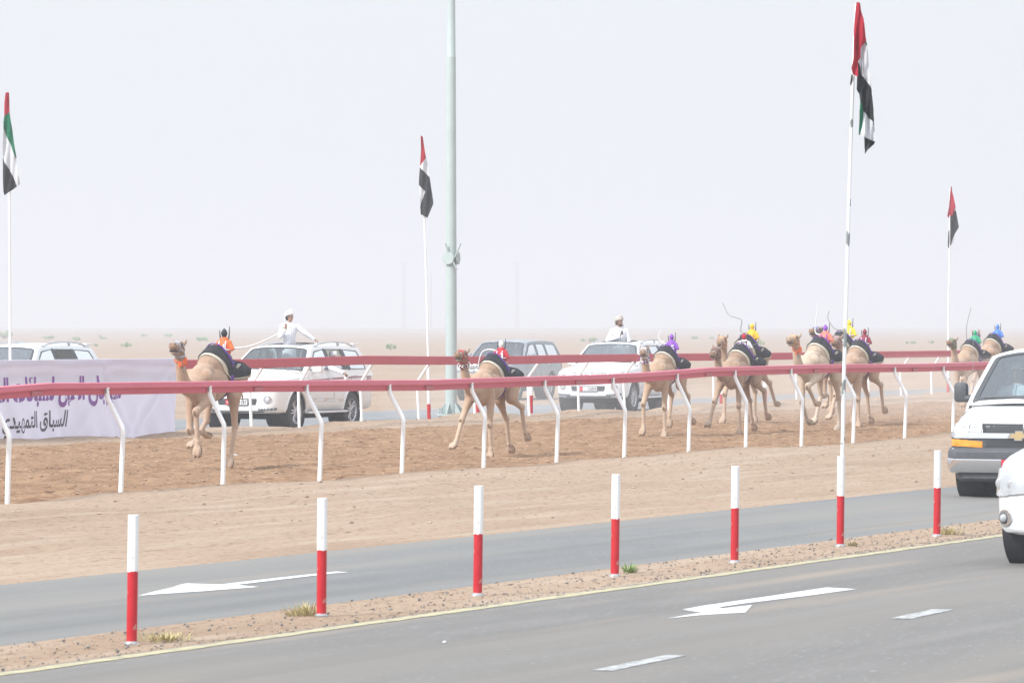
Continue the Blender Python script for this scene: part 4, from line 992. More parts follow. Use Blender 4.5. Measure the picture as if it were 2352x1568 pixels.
# badge: a wide gold cross in a chrome outline
hit = v.bvh.ray_cast(Vector((6, 0, .82)), Vector((-1, 0, 0)))[0]
def badge(k, o, m, name, parent=None):
    a, b, c_, d_ = .155 * k, .05 * k, .036 * k + (k - 1) * .03, .066 * k
    sh = .03
    pts = [(-a + sh * 0, -c_), (-b - .012, -c_), (-b - .012, -d_), (b, -d_), (b, -c_), (a - sh, -c_), (a, c_), (b + .012, c_), (b + .012, d_), (-b, d_), (-b, c_), (-a + sh, c_)]
    V_, T_ = tri2d(pts, sp=.1)
    me = MB().add([(hit.x + .04 + o, p.x, .825 + p.y) for p in V_], T_).mesh(); me = apply_mods(me, [('SOLIDIFY', dict(thickness=.014, offset=0))]); return v.part(name, me, m, parent)
bd = badge(1.0, 0, chrome, 'badge'); badge(.80, .010, mat('badge_gold', (.62, .47, .25), .35, .5), 'badge_face', bd)
v.plate(0.02, .435, .46, .15, '', '2', x=2.925)
mbp = MB(); t_, f_, w2, h2 = text_geo(arabic('ابوظبي'), 1, .01); k = .035 / h2
pl = [c for c in v.root.children if c.name.startswith('number_plate')][0]
v.part('plate_band', MB().box((2.9335, .02, .49), (.002, .45, .046)).fix(), plate_r, pl)
v.part('plate_text', MB().add([(2.9352, -.145 + q.x * k, .473 + q.y * k) for q in t_], f_).mesh(), plate_w, pl, smooth=None)
v.tubeon('hood_seam', [(2.62 - .09 * k, -.90 - .004 * k) for k in range(8)], .006, trim_black, 'T', -.001)
v.tubeon('hood_seam', [(2.62 - .09 * k, .90 + .004 * k) for k in range(8)], .006, trim_black, 'T', -.001)
v.common()
a_ = v.bvh.ray_cast(Vector((1.95, -.86, 5)), Vector((0, 0, -1)))[0]
v.part('antenna', MB().tube([a_, a_ + Vector((0, 0, .06)), a_ + Vector((-.02, 0, .98))], [.012, .004, .002], 6).fix(), galv)
for c in [c for c in v.root.children if c.name.startswith('side_mirror')]: bpy.data.objects.remove(c)
for sg in (-1, 1):
    mb = MB(); mb.box((1.40, sg * 1.17, 1.375), (.14, .19, .27), bev=.05); mb.tube([(1.42, sg * 1.10, 1.29), (1.46, sg * .95, 1.30)], .05, 8); v.part('side_mirror', mb.fix(), black_plastic)

# ---- white car cut by the right edge, on the near road
rz = ROTZ + math.pi + R(0.0)
pat = suv_base(car_white, w=.995, zb=1.22, wr=.405, rim=.26, ww=.275, arch=.47)
pat['st'] = [(-2.47, .78, .52, 1.10, 0), (-2.44, .90, .46, 1.16, 0), (-2.34, .955, .40, 1.20, 0), (-2.0, .985, .36, 1.22, 0), (0, .995, .34, 1.22, 0), (.9, .995, .34, 1.215, .01), (1.05, .995, .34, 1.20, .05), (1.5, .99, .33, 1.12, .055), (1.9, .98, .32, 1.07, .05), (2.15, .955, .31, 1.02, .05), (2.30, .905, .30, .97, .05), (2.39, .84, .30, .93, .04), (2.45, .74, .31, .87, .03), (2.48, .62, .33, .82, .02), (2.49, .4, .36, .78, 0)]
v = Veh(pat, 'white off-road car cut by the right edge of the picture, headlight and fog lamp showing', vplace(2303 + 28, 1289, .004, 1.56, -.98, rz, 1.0), rz, 1.0, None)
VEH['patrol'] = v
for sg in (-1, 1):
    hl = rounded([(.55, .70), (.60, .84), (.80, .90), (.92, .925), (.955, .88), (.95, .71), (.90, .66)], .02, 2); h = v.decal('headlight', hl if sg == 1 else mirror_y(hl), lamp_glass, 'F', .010, .02, .05)
    for yy, zz, rr in ((.86, .785, .06), (.72, .775, .05)): c = v.bvh.ray_cast(Vector((6, sg * yy, zz)), Vector((-1, 0, 0)))[0]; v.part('lens', MB().ell(c + Vector((.010, 0, 0)), (.006, rr, rr)).fix(), alloy, h)
    f = v.decal('fog_light', [(sg * .80 + .078 * math.cos(a), .46 + .078 * math.sin(a)) for a in [k * .314 for k in range(20)]], chrome, 'F', .008, .016, .04)
    c, nn, _, _ = v.bvh.ray_cast(Vector((6, sg * .80, .46)), Vector((-1, 0, 0))); v.part('fog_bezel', MB().ell(c + nn * .012, (.03, .058, .058)).fix(), trim_black, f); v.part('lens', MB().ell(c + nn * .028, (.024, .040, .040)).fix(), lamp_glass, f)
g = v.decal('grille', rounded([(-.5, .66), (-.52, .90), (.52, .90), (.5, .66)], .04), trim_black, 'F', .005, .012)
for z in (.70, .76, .82, .87): v.tubeon('grille_bar', [(-.48 + .096 * k, z) for k in range(11)], .013, chrome, 'F', .012, g)
v.decal('lower_grille', rounded([(-.5, .36), (-.52, .5), (.52, .5), (.5, .36)], .04), trim_black, 'F', .005, .012)
v.common(); lc_side(v)
# ================================================================== CAMELS
def coat(name, a, b, pale, dk):
    """tan coat: hair mottling; paler lower legs and darker hump tuft, in the animal's own coordinates"""
    m = noisy(name, [(0.3, a), (0.7, b)], 5, 9, rough=0.9, spec=0.15, bump=0.6, bscale=28, bdist=0.014, stretch=(1, 1, .55))
    n = m.node_tree; bs = n.nodes['Principled BSDF']; src = bs.inputs['Base Color'].links[0].from_socket
    tc = n.nodes.new('ShaderNodeTexCoord'); sp = n.nodes.new('ShaderNodeSeparateXYZ'); n.links.new(tc.outputs['Object'], sp.inputs[0])
    def layer(last, sock, lo, hi, col, f):
        r_ = n.nodes.new('ShaderNodeMapRange'); r_.inputs[1].default_value = lo; r_.inputs[2].default_value = hi; r_.inputs[4].default_value = f
        n.links.new(sock, r_.inputs[0]); mm = n.nodes.new('ShaderNodeMix'); mm.data_type = 'RGBA'; mm.inputs[7].default_value = (*col, 1)
        n.links.new(r_.outputs[0], mm.inputs[0]); n.links.new(last, mm.inputs[6]); return mm.outputs[2]
    n0 = n.nodes.new('ShaderNodeTexNoise'); n0.inputs['Scale'].default_value = 3.2; n0.inputs['Detail'].default_value = 4; n.links.new(tc.outputs['Object'], n0.inputs['Vector'])
    last = layer(src, sp.outputs[2], 1.05, .65, pale, .75); last = layer(last, n0.outputs[0], .52, .70, dk, .35); last = layer(last, n0.outputs[0], .48, .34, pale, .35)
    nz = n.nodes.new('ShaderNodeTexNoise'); nz.inputs['Scale'].default_value = 6; n.links.new(tc.outputs['Object'], nz.inputs['Vector'])
    ad = n.nodes.new('ShaderNodeMath'); ad.operation = 'MULTIPLY_ADD'; ad.inputs[1].default_value = .35; n.links.new(nz.outputs[0], ad.inputs[0]); n.links.new(sp.outputs[2], ad.inputs[2])
    last = layer(last, ad.outputs[0], 1.80, 1.98, dk, .6)
    n.links.new(last, bs.inputs['Base Color']); bs.inputs['Sheen Weight'].default_value = .3; return m
COATS = {'tan': coat('camel_coat_tan', (0.368, 0.245, 0.162), (0.446, 0.307, 0.210), (0.514, 0.390, 0.286), (0.206, 0.124, 0.077)),
         'pale': coat('camel_coat_pale', (0.471, 0.366, 0.272), (0.531, 0.424, 0.324), (0.565, 0.465, 0.364), (0.308, 0.208, 0.137)),
         'brown': coat('camel_coat_brown', (0.308, 0.200, 0.137), (0.386, 0.258, 0.178), (0.463, 0.340, 0.251), (0.154, 0.092, 0.060)),
         'red': coat('camel_coat_red', (0.386, 0.249, 0.170), (0.454, 0.312, 0.218), (0.514, 0.382, 0.283), (0.214, 0.128, 0.085))}
pad_m = noisy('camel_pad', [(.3, (.17, .11, .075)), (.7, (.25, .17, .12))], 12, rough=.9)
eye_m = mat('camel_eye', (.02, .014, .01), .12, coat=.8); nose_m = mat('nostril', (.06, .04, .035), .7); lip_m = noisy('camel_lip', [(.3, (.42, .33, .27)), (.7, (.60, .54, .49))], 18, rough=.5)
cloth_black = noisy('saddle_black', [(.3, (.018, .018, .022)), (.7, (.035, .035, .04))], 7, rough=.85, bump=.4, bscale=14, bdist=.02)
cloth_cream = noisy('blanket_cream', [(.3, (.56, .53, .43)), (.7, (.68, .65, .55))], 6, rough=.9, bump=.4, bscale=14, bdist=.015)
purple = noisy('strap_purple', [(.3, (.11, .035, .25)), (.7, (.16, .055, .34))], 8, rough=.7)
def silk(name, c, k=1.3): return noisy(name, [(.3, c), (.7, tuple(min(.9, x * k) for x in c))], 9, rough=.55, bump=.4, bscale=18, bdist=.01)
rope_blue = mat('rope_blue', (.06, .10, .42), .7); rope_white = mat('whip_white', (.75, .76, .78), .45); whip_grey = mat('whip_grey', (.30, .30, .31), .6)

def P_(j, L, a): return (j[0] + L * math.sin(R(a)), j[1] - L * math.cos(R(a)))
# angles (degrees from straight down, + forward): fore (upper, cannon, foot) x right,left ; hind (thigh, gaskin, cannon, foot) x right,left
POSE = {
    'gather': dict(f=[(6, -84, -70), (64, -6, 8)], h=[(50, 20, 52, 66), (36, -4, 16, 34)], yf=(-.18, .13), yh=(-.19, .17)),
    'reach': dict(f=[(40, 31, 62), (2, -5, 18)], h=[(2, -36, -14, -38), (24, -66, -14, -42)], yf=(-.22, .16), yh=(-.13, .19)),
    'step': dict(f=[(40, -2, 34), (2, -2, 22)], h=[(42, -50, 18, 5), (14, -58, -20, -48)], yf=(-.17, .15), yh=(-.12, .17)),
    'fold': dict(f=[(8, -36, -66), (68, -48, -66)], h=[(48, -10, 30, 55), (14, -26, 3, 38)], yf=(-.16, .14), yh=(-.11, .17)),
    'trail': dict(f=[(34, 4, 40), (-4, -30, -30)], h=[(6, -34, 2, 10), (8, -64, -36, -60)], yf=(-.14, .14), yh=(-.12, .16)),
}
def camel(label, loc, scale, coat_key, pose, hd=(0, 0), halter=None, collar=None, rot=0.0, jockey=None, sad=True, neck_up=0.0, pads=True):
    rz = ROTZ + math.pi + R(rot)
    root = thing('camel', label, 'camel', loc, rz, 'racing camels', scale)
    m = COATS[coat_key]; po = POSE[pose]; mb = MB(); C = mb.cap; E = mb.ell
    E((.44, 0, 1.27), (.29, .20, .32)); E((.14, 0, 1.31), (.45, .25, .30)); E((-.28, 0, 1.39), (.38, .21, .225)); E((-.60, 0, 1.37), (.25, .19, .23))
    E((-.02, 0, 1.55), (.43, .215, .25)); E((-.02, 0, 1.68), (.27, .15, .17)); E((.34, 0, 1.47), (.24, .17, .15)); E((-.50, 0, 1.50), (.25, .15, .12))
    E((.42, 0, 1.00), (.13, .09, .08)); C((.58, 0, 1.10), (.66, 0, 1.30), .12, .14)
    nu = neck_up
    nk = [(.56, 0, 1.30, .19), (.72, 0, 1.235, .155), (.88, 0, 1.24 + nu * .2, .125), (1.00, 0, 1.33 + nu * .5, .105), (1.08, 0, 1.47 + nu * .8, .088), (1.125, 0, 1.62 + nu, .078), (1.15, 0, 1.76 + nu, .076), (1.17, 0, 1.84 + nu, .075)]
    for a, b in zip(nk, nk[1:]): C(a[:3], b[:3], a[3], b[3])
    # head, turned and tilted about the poll
    hp = Vector((1.18, 0, 1.86 + nu)); M = Matrix.Rotation(R(hd[0]), 3, 'Z') @ Matrix.Rotation(R(-hd[1]), 3, 'Y')
    def h(x, y, z): return hp + M @ Vector((x * .94, y * 1.12, z * 1.28))
    E(h(.04, 0, .01), (.12, .096, .10), M); C(h(.08, 0, .0), h(.20, 0, -.01), .088, .074); C(h(.20, 0, -.012), h(.34, 0, -.03), .070, .060); E(h(.385, 0, -.035), (.068, .074, .062), M)
    E(h(.35, 0, -.005), (.06, .042, .03), M)
    C(h(.06, 0, -.055), h(.22, 0, -.078), .066, .050); C(h(.22, 0, -.082), h(.335, 0, -.100), .042, .035); E(h(.345, 0, -.108), (.046, .044, .028), M)
    for s in (-1, 1):
        E(h(.115, s * .058, .05), (.05, .024, .026), M); E(h(.40, s * .03, -.055), (.036, .026, .026), M)
        C(h(-.03, s * .062, .05), h(-.06, s * .080, .085), .028, .024); C(h(-.06, s * .080, .085), h(-.07, s * .09, .125), .022, .009); C(h(.05, s * .05, -.03), h(.16, s * .05, -.05), .045, .028)
    J = {}
    for i, s in enumerate((-1, 1)):
        y = po['yf'][i]; a1, a2, a3 = po['f'][i]; e = (.40, 1.10) if a1 < 28 or a1 > 55 else (.48, 1.06); k = P_(e, .51, a1); f = P_(k, .45, a2); t = P_(f, .10, a3)
        C((.50, y * .85, 1.40), (e[0], y, e[1]), .130, .10); C((e[0], y, e[1]), (e[0] * .5 + k[0] * .5, y * 1.05, (e[1] + k[1]) / 2), .096, .066); C((e[0] * .5 + k[0] * .5, y * 1.05, (e[1] + k[1]) / 2), (k[0], y, k[1]), .066, .052)
        E((k[0], y, k[1]), (.068, .062, .085)); C((k[0], y, k[1]), (f[0], y, f[1]), .045, .037); E((f[0], y, f[1]), (.052, .050, .055)); C((f[0], y, f[1]), (t[0], y, t[1]), .043, .046)
        J['f%d' % i] = (f, t, a3, y, k)
        y = po['yh'][i]; t0, t1, t2, t3 = po['h'][i]; hh = (-.56, 1.40); st_ = P_(hh, .37, t0); hk = P_(st_, .47, t1); f = P_(hk, .46, t2); t = P_(f, .10, t3)
        C((hh[0], y * .75, hh[1]), (st_[0], y, st_[1]), .175, .115); C((-.66, y * .6, 1.30), (st_[0], y, st_[1]), .12, .10); C((st_[0], y, st_[1]), (st_[0] * .45 + hk[0] * .55, y, st_[1] * .45 + hk[1] * .55), .105, .060)
        C((st_[0] * .45 + hk[0] * .55, y, st_[1] * .45 + hk[1] * .55), (hk[0], y, hk[1]), .060, .046); E((hk[0] - .02, y, hk[1] + .015), (.064, .052, .08)); C((hk[0], y, hk[1]), (f[0], y, f[1]), .044, .036)
        E((f[0], y, f[1]), (.045, .042, .048)); C((f[0], y, f[1]), (t[0], y, t[1]), .038, .040); J['h%d' % i] = (f, t, t3, y, hk)
    C((-.82, 0, 1.42), (-.90, 0, 1.30), .035, .022); C((-.90, 0, 1.30), (-.95, .02, 1.10), .02, .012); C((-.95, .02, 1.10), (-.96, .02, 1.0), .02, .008)
    # toes
    for k_, (f, t, a, y, kk) in J.items():
        d = Vector((math.sin(R(a)), 0, -math.cos(R(a)))); up = Vector((math.cos(R(a)), 0, math.sin(R(a)))); c = Vector((t[0], y, t[1])) + d * .045
        Mr = Matrix((( d.x, 0, up.x), (0, 1, 0), (d.z, 0, up.z)))
        for s in (-1, 1): E(c + Vector((0, s * .030, 0)), (.095, .042, .044), Mr)
        E(c - d * .03, (.07, .058, .045), Mr)
    me = blob(mb, .0145, 5, .5); bd = new_obj('body', me, m, root, smooth=180); B = bvh_of(me)
    for k_, (f, t, a, y, kk) in J.items():
        d = Vector((math.sin(R(a)), 0, -math.cos(R(a)))); up = Vector((math.cos(R(a)), 0, math.sin(R(a)))); c = Vector((t[0], y, t[1])) + d * .045 - up * .026
        Mr = Matrix(((d.x, 0, up.x), (0, 1, 0), (d.z, 0, up.z))); q = MB()
        for s in (-1, 1): q.ell(c + Vector((0, s * .031, 0)), (.098, .045, .022), Mr)
        q.obj('foot_pad', pad_m, root, smooth=60)
    # dark knee callus
    for k_ in ('f0', 'f1'):
        f, t, a, y, kk = J[k_]; q = B.ray_cast(Vector((kk[0] + .4, y, kk[1] - .01)), Vector((-1, 0, 0)))[0]
        if q: MB().ell(q - Vector((.012, 0, 0)), (.018, .028, .045)).obj('callus', pad_m, root, smooth=60)
    for s in (-1, 1):
        e = B.ray_cast(h(.125, s * .3, .018), M @ Vector((0, -s, 0)))[0] or h(.125, s * .06, .018)
        MB().ell(e - M @ Vector((0, s * .008, 0)), (.026, .020, .021), M).obj('eye', eye_m, root, smooth=60)
        MB().tube([e + M @ Vector((-.03, s * .006, .008)), e + M @ Vector((0, s * .015, .024)), e + M @ Vector((.032, s * .006, .006))], [.006, .011, .005], 6).obj('eyelid', pad_m, root, smooth=60)
        q = B.ray_cast(h(.6, s * .026, -.012), M @ Vector((-1, 0, 0)))[0]
        if q: MB().ell(q - M @ Vector((.004, -s * .006, 0)), (.012, .015, .008), M).obj('nostril', nose_m, root, smooth=60)
    mo = [h(.27, -.052, -.078), h(.36, -.05, -.085), h(.41, -.028, -.088), h(.425, 0, -.086), h(.41, .028, -.088), h(.36, .05, -.085), h(.27, .052, -.078)]
    MB().tube(mo, [.005, .011, .013, .013, .013, .011, .005], 6).obj('mouth', nose_m, root, smooth=60)
    MB().ell(h(.368, 0, -.112), (.030, .034, .017), M).obj('lower_lip', lip_m, root, smooth=60)
    # tack
    def ring(name, c, ax, w_, r_, mt, par=None, k=20, off=.006, a0=0, a1=360, ref=Vector((0, 0, 1))):
        ax = ax.normalized(); u_ = ax.cross(ref).normalized(); v_ = ax.cross(u_).normalized(); q = MB(); V_ = []; n = 0
        for i in range(k + 1):
            a = R(a0 + (a1 - a0) * i / k); d = u_ * math.cos(a) + v_ * math.sin(a); hit = B.ray_cast(c, d)[0]
            rr = min((hit - c).length, r_) if hit else r_ * .8
            V_ += [c + d * (rr + off) - ax * w_, c + d * (rr + off + .006), c + d * (rr + off) + ax * w_]; n += 1
        q.add(V_, [(3 * i + j, 3 * i + j + 1, 3 * i + 4 + j, 3 * i + 3 + j) for i in range(n - 1) for j in range(2)])
        me_ = apply_mods(q.fix(), [('SOLIDIFY', dict(thickness=.008, offset=0))]); return new_obj(name, me_, mt, par or root, smooth=60)
    if halter:
        hm_ = halter
        hl = ring('halter', h(.235, 0, -.03), M @ Vector((1, 0, -.18)), .013, .14, hm_)
        ring('cheek_strap', h(.02, 0, -.02), M @ Vector((.55, 0, -.75)), .012, .16, hm_, hl)
        ring('throat_strap', Vector((1.145, 0, 1.74 + nu)), Vector((.1, 0, 1)), .013, .13, hm_, hl)
        for s in (-1, 1):
            a, b = h(.225, s * .062, -.05), h(.06, s * .09, -.055); MB().tube([a, (a + b) / 2 + M @ Vector((0, s * .01, 0)), b], .009, 6).obj('cheek_strap', hm_, hl, smooth=60)
        a = h(.20, .04, -.13); MB().tube([h(.10, .06, -.12), h(.16, .09, -.20), h(.10, .10, -.30), h(.05, .10, -.22)], .006, 6).obj('lead_rope', mat('chain', (.25, .22, .22), .5, .5), hl, smooth=60)
    if collar:
        mt, mt2, style = collar; q = [MB(), MB()]; r2 = random.Random(int(loc[0] * 50)); c0 = Vector((1.14, 0, 1.70 + nu)); ax = Vector((.55, 0, .9)).normalized(); u_ = ax.cross(Vector((0, 0, 1))).normalized(); v_ = ax.cross(u_)
        for i in range(34):
            a = 2 * math.pi * i / 34
            for j in range(2 if style == 'fluffy' else 1):
                d = u_ * math.cos(a) + v_ * math.sin(a); c = c0 + d * (.082 + .02 * r2.random()) + ax * r2.uniform(-.035, .035); w_ = r2.random() < .5
                if style == 'fluffy': q[int(w_)].ell(c, tuple(r2.uniform(.016, .024) for _ in range(3)), u=8, v=6)
                elif d.y > .15: q[0].tube([c0 + d * .085, c0 + d * .10 + Vector((0, 0, -.02)), c0 + d * .115 + Vector((r2.uniform(-.02, .02), 0, -.06 - .03 * r2.random()))], [.014, .013, .005], 6)
        if style != 'fluffy': ring('collar_strap', c0, ax, .012, .15, mt, None, 24, .006)
        q[0].obj('neck_collar', mt, root, smooth=60)
        if q[1].v: q[1].obj('collar_tuft', mt2, root, smooth=60)
    def drape(name, mt, xf, xr, thmax, off, par=None, nx=22, na=26, wav=.012, th=.012):
        V_ = []; 
        for i in range(nx + 1):
            for j in range(na + 1):
                t = thmax * (-1 + 2 * j / na); q = abs(t) / thmax; f, b = xf(q), xr(q); x = f + (b - f) * i / nx
                zc = 1.32; d = Vector((0, math.sin(R(t)), math.cos(R(t)))); hit = B.ray_cast(Vector((x, 0, zc)) + d * 1.2, -d)[0]
                hit = hit or Vector((x, 0, zc)) + d * .3
                e = off + wav * (math.sin(x * 23 + t * .05) + math.sin(t * .19 + x * 7)) * (.2 + q) + (.02 * q * (i / nx))
                V_.append(hit + d * e)
        q = MB(); q.add(V_, [(i * (na + 1) + j, i * (na + 1) + j + 1, (i + 1) * (na + 1) + j + 1, (i + 1) * (na + 1) + j) for i in range(nx) for j in range(na)])
        me_ = apply_mods(q.fix(), [('SOLIDIFY', dict(thickness=th, offset=0)), ('SMOOTH', dict(iterations=2, factor=.4))]); return new_obj(name, me_, mt, par or root, smooth=60), V_
    if sad:
        drape('saddle_blanket', cloth_cream, lambda q: .29 - .42 * q ** 1.3, lambda q: -.82 + .22 * q, 80, .020)
        sc_, V_ = drape('saddle_cloth', cloth_black, lambda q: .262 - .43 * q ** 1.2, lambda q: -.80 + .26 * q, 75, .045)
        q = MB(); V3 = []; n3 = 30
        for i in range(n3 + 1):
            t = 62 + 236 * i / n3; d = Vector((0, math.sin(R(t)), math.cos(R(t))))
            for xx in (-.20, -.155, -.11): hit = B.ray_cast(Vector((xx, 0, 1.30)), d)[0]; hit = Vector((xx, 0, 1.3)) + d * min(.36, (hit - Vector((xx, 0, 1.3))).length if hit else .3); V3.append(hit + d * (.018 + .03 * max(0, 1 - abs(math.sin(R(t / 2 + 90 - 31))) * 0) * (1 if (i < 3 or i > n3 - 3) else .1)))
        q.add(V3, [(3 * i + j, 3 * i + j + 1, 3 * i + 4 + j, 3 * i + 3 + j) for i in range(n3) for j in range(2)]); new_obj('girth', apply_mods(q.fix(), [('SOLIDIFY', dict(thickness=.01, offset=0))]), purple, root, smooth=60)
        MB().tube([Vector((-.10, -.16, 1.62)), Vector((.0, -.17, 1.70)), Vector((.12, 0, 1.86)), Vector((.02, .17, 1.70)), Vector((-.16, .20, 1.62)), Vector((-.35, .18, 1.62))], .014, 6).obj('girth_rope', rope_blue, sc_, smooth=60)
        pt = []
        for i in range(15):
            t = -46 + 92 * i / 14; d = Vector((0, math.sin(R(t)), math.cos(R(t)))); hit = B.ray_cast(Vector((.03 - .0045 * abs(t), 0, 1.32)) + d * 1.2, -d)[0]
            if hit: pt.append(hit + d * .068)
        q = MB(); q.add([p + Vector((s * .022, 0, 0)) for p in pt for s in (-1, 1)], [(2 * i, 2 * i + 1, 2 * i + 3, 2 * i + 2) for i in range(len(pt) - 1)])
        new_obj('hump_strap', apply_mods(q.fix(), [('SOLIDIFY', dict(thickness=.012, offset=0))]), purple, sc_, smooth=60)
        # loose tail flap of the cloth
        q = MB(); n_ = 6; V2 = []
        for i in range(n_ + 1):
            for j in range(7):
                s = -1 + j / 3; t = i / n_; V2.append(Vector((-.70 - .24 * t, s * (.19 - .05 * t), 1.60 - .02 * i + .05 * math.sin(t * 4 + s) + .07 * t * t - .05 * s * s)))
        q.add(V2, [(i * 7 + j, i * 7 + j + 1, (i + 1) * 7 + j + 1, (i + 1) * 7 + j) for i in range(n_) for j in range(6)])
        new_obj('cloth_flap', apply_mods(q.fix(), [('SOLIDIFY', dict(thickness=.012, offset=0))]), cloth_black, sc_, smooth=60)
        hit = B.ray_cast(Vector((-.40, .9, 1.55)), Vector((0, -1, 0)))[0]
        if hit: MB().box(hit + Vector((0, .085, 0)), (.11, .008, .10), rot=Matrix.Rotation(R(-28), 3, 'X')).obj('number_patch', plate_w, sc_)
    root['rz'] = 0; del root['rz']
    return root, rz

def robot(label, croot_loc, rz, scale, body, body2, head, num='', whip=None, x=-.36, z=1.70, lean=0, acc=None, size=1.0):
    """small cloth-wrapped robot rider; its own thing standing on the saddle"""
    loc = Vector(croot_loc) + Matrix.Rotation(rz, 3, 'Z') @ (Vector((x, 0, z)) * scale)
    root = thing('robot_jockey', label, 'robot jockey', loc, rz, 'robot riders on the camels', scale * size)
    L = Matrix.Rotation(R(lean), 3, 'Y')
    mb = MB(); mb.ell(L @ Vector((0, 0, .13)), (.080, .105, .14)); mb.box(L @ Vector((0, 0, .12)), (.12, .18, .17), rot=L, bev=.03); mb.cap(L @ Vector((0, -.08, .20)), L @ Vector((.02, -.135, .11)), .035, .028); mb.cap(L @ Vector((0, .08, .20)), L @ Vector((.02, .135, .11)), .035, .028)
    mb.ell(L @ Vector((0, 0, .24)), (.055, .07, .04))
    me = blob(mb, .01, 3); new_obj('silk_jacket', me, body, root, smooth=180); B = bvh_of(me)
    mb = MB(); mb.lathe([(.11, -.07), (.125, -.06), (.10, .03), (.07, .05)], 14); mb.obj('skirt', body2, root, smooth=60)
    mb = MB(); mb.ell(L @ Vector((0, 0, .325)), (.042, .045, .055)); mb.ell(L @ Vector((.0, 0, .37)), (.02, .02, .025)); mb.tube([L @ Vector((0, 0, .25)), L @ Vector((0, 0, .30))], .03, 10); new_obj('cap', blob(mb, .008, 2), head, root, smooth=180)
    for s, hh in ((-1, .37), (1, .42)):
        MB().tube([L @ Vector((-.01, s * .06, .24)), L @ Vector((-.01, s * .068, .29)), L @ Vector((-.01, s * .075, hh))], [.014, .010, .005], 8).obj('radio_aerial', trim_black, root, smooth=60)
    ac = acc or rope_white
    for s in (-1, 1):
        q = MB(); pts = []
        for k in range(8):
            z_ = .03 + .19 * k / 7; hit = B.ray_cast(Vector((.5, s * .05, z_)), Vector((-1, 0, 0)))[0]; pts.append((hit or Vector((.08, s * .05, z_))) + Vector((.006, 0, 0)))
        q.tube(pts, .010, 6); q.obj('vest_band', ac, root, smooth=60)
    pts = [L @ Vector((0.085 * math.cos(a), .112 * math.sin(a), .10)) for a in [k * math.pi / 10 for k in range(21)]]; MB().tube(pts, .010, 6, cap=False).obj('vest_band', ac, root, smooth=60)
    if num:
        vs_, fs, w2, h2 = text_geo(num, 1, .02); k = .11 / h2
        for (yy, nx_) in ((.085, 1),):
            hx = B.ray_cast(Vector((.5, .045, .12)), Vector((-1, 0, 0)))[0]; hx = hx.x + .016 if hx else .1
            MB().add([(hx, .02 + p.x * k, .07 + p.y * k) for p in vs_], fs).obj('number', plate_w if num != '1' else plate_w, root, smooth=None)
    if whip:
        pts, mt = whip; n = len(pts); pts = spline(pts); n = len(pts); MB().tube(pts, [.013 - .006 * i / (n - 1) for i in range(n)], 8).obj('whip', mt, root, smooth=60)
    return root

def cplace(px, Y, z=0.0): return Vector(((px - CX) * Y / F, Y, z))
orange = silk('silk_orange', (.72, .13, .03)); yellow = silk('silk_yellow', (.72, .42, .02)); lemon = silk('silk_lemon', (.75, .55, .04)); redsilk = silk('silk_red', (.42, .015, .03)); maroon = silk('silk_maroon', (.20, .02, .04)); violet = silk('silk_violet', (.22, .07, .42))
greens = silk('silk_green', (.02, .30, .15)); blues = silk('silk_blue', (.07, .19, .55)); whites = silk('silk_white', (.68, .68, .69), 1.1); black_s = silk('silk_black', (.02, .02, .025)); greyb = mat('strap_grey', (.42, .46, .54), .6); coral = silk('silk_coral', (.75, .18, .12))
o_str = mat('strap_orange', (.75, .22, .05), .6); r_str = mat('strap_red', (.45, .03, .04), .6); w_str = mat('strap_white', (.72, .70, .78), .6); t_str = mat('strap_tan', (.72, .38, .20), .6); m_str = mat('strap_maroon', (.17, .05, .07), .6); b_str = mat('strap_blue', (.14, .18, .50), .6); g_str = mat('strap_green', (.07, .22, .12), .6)

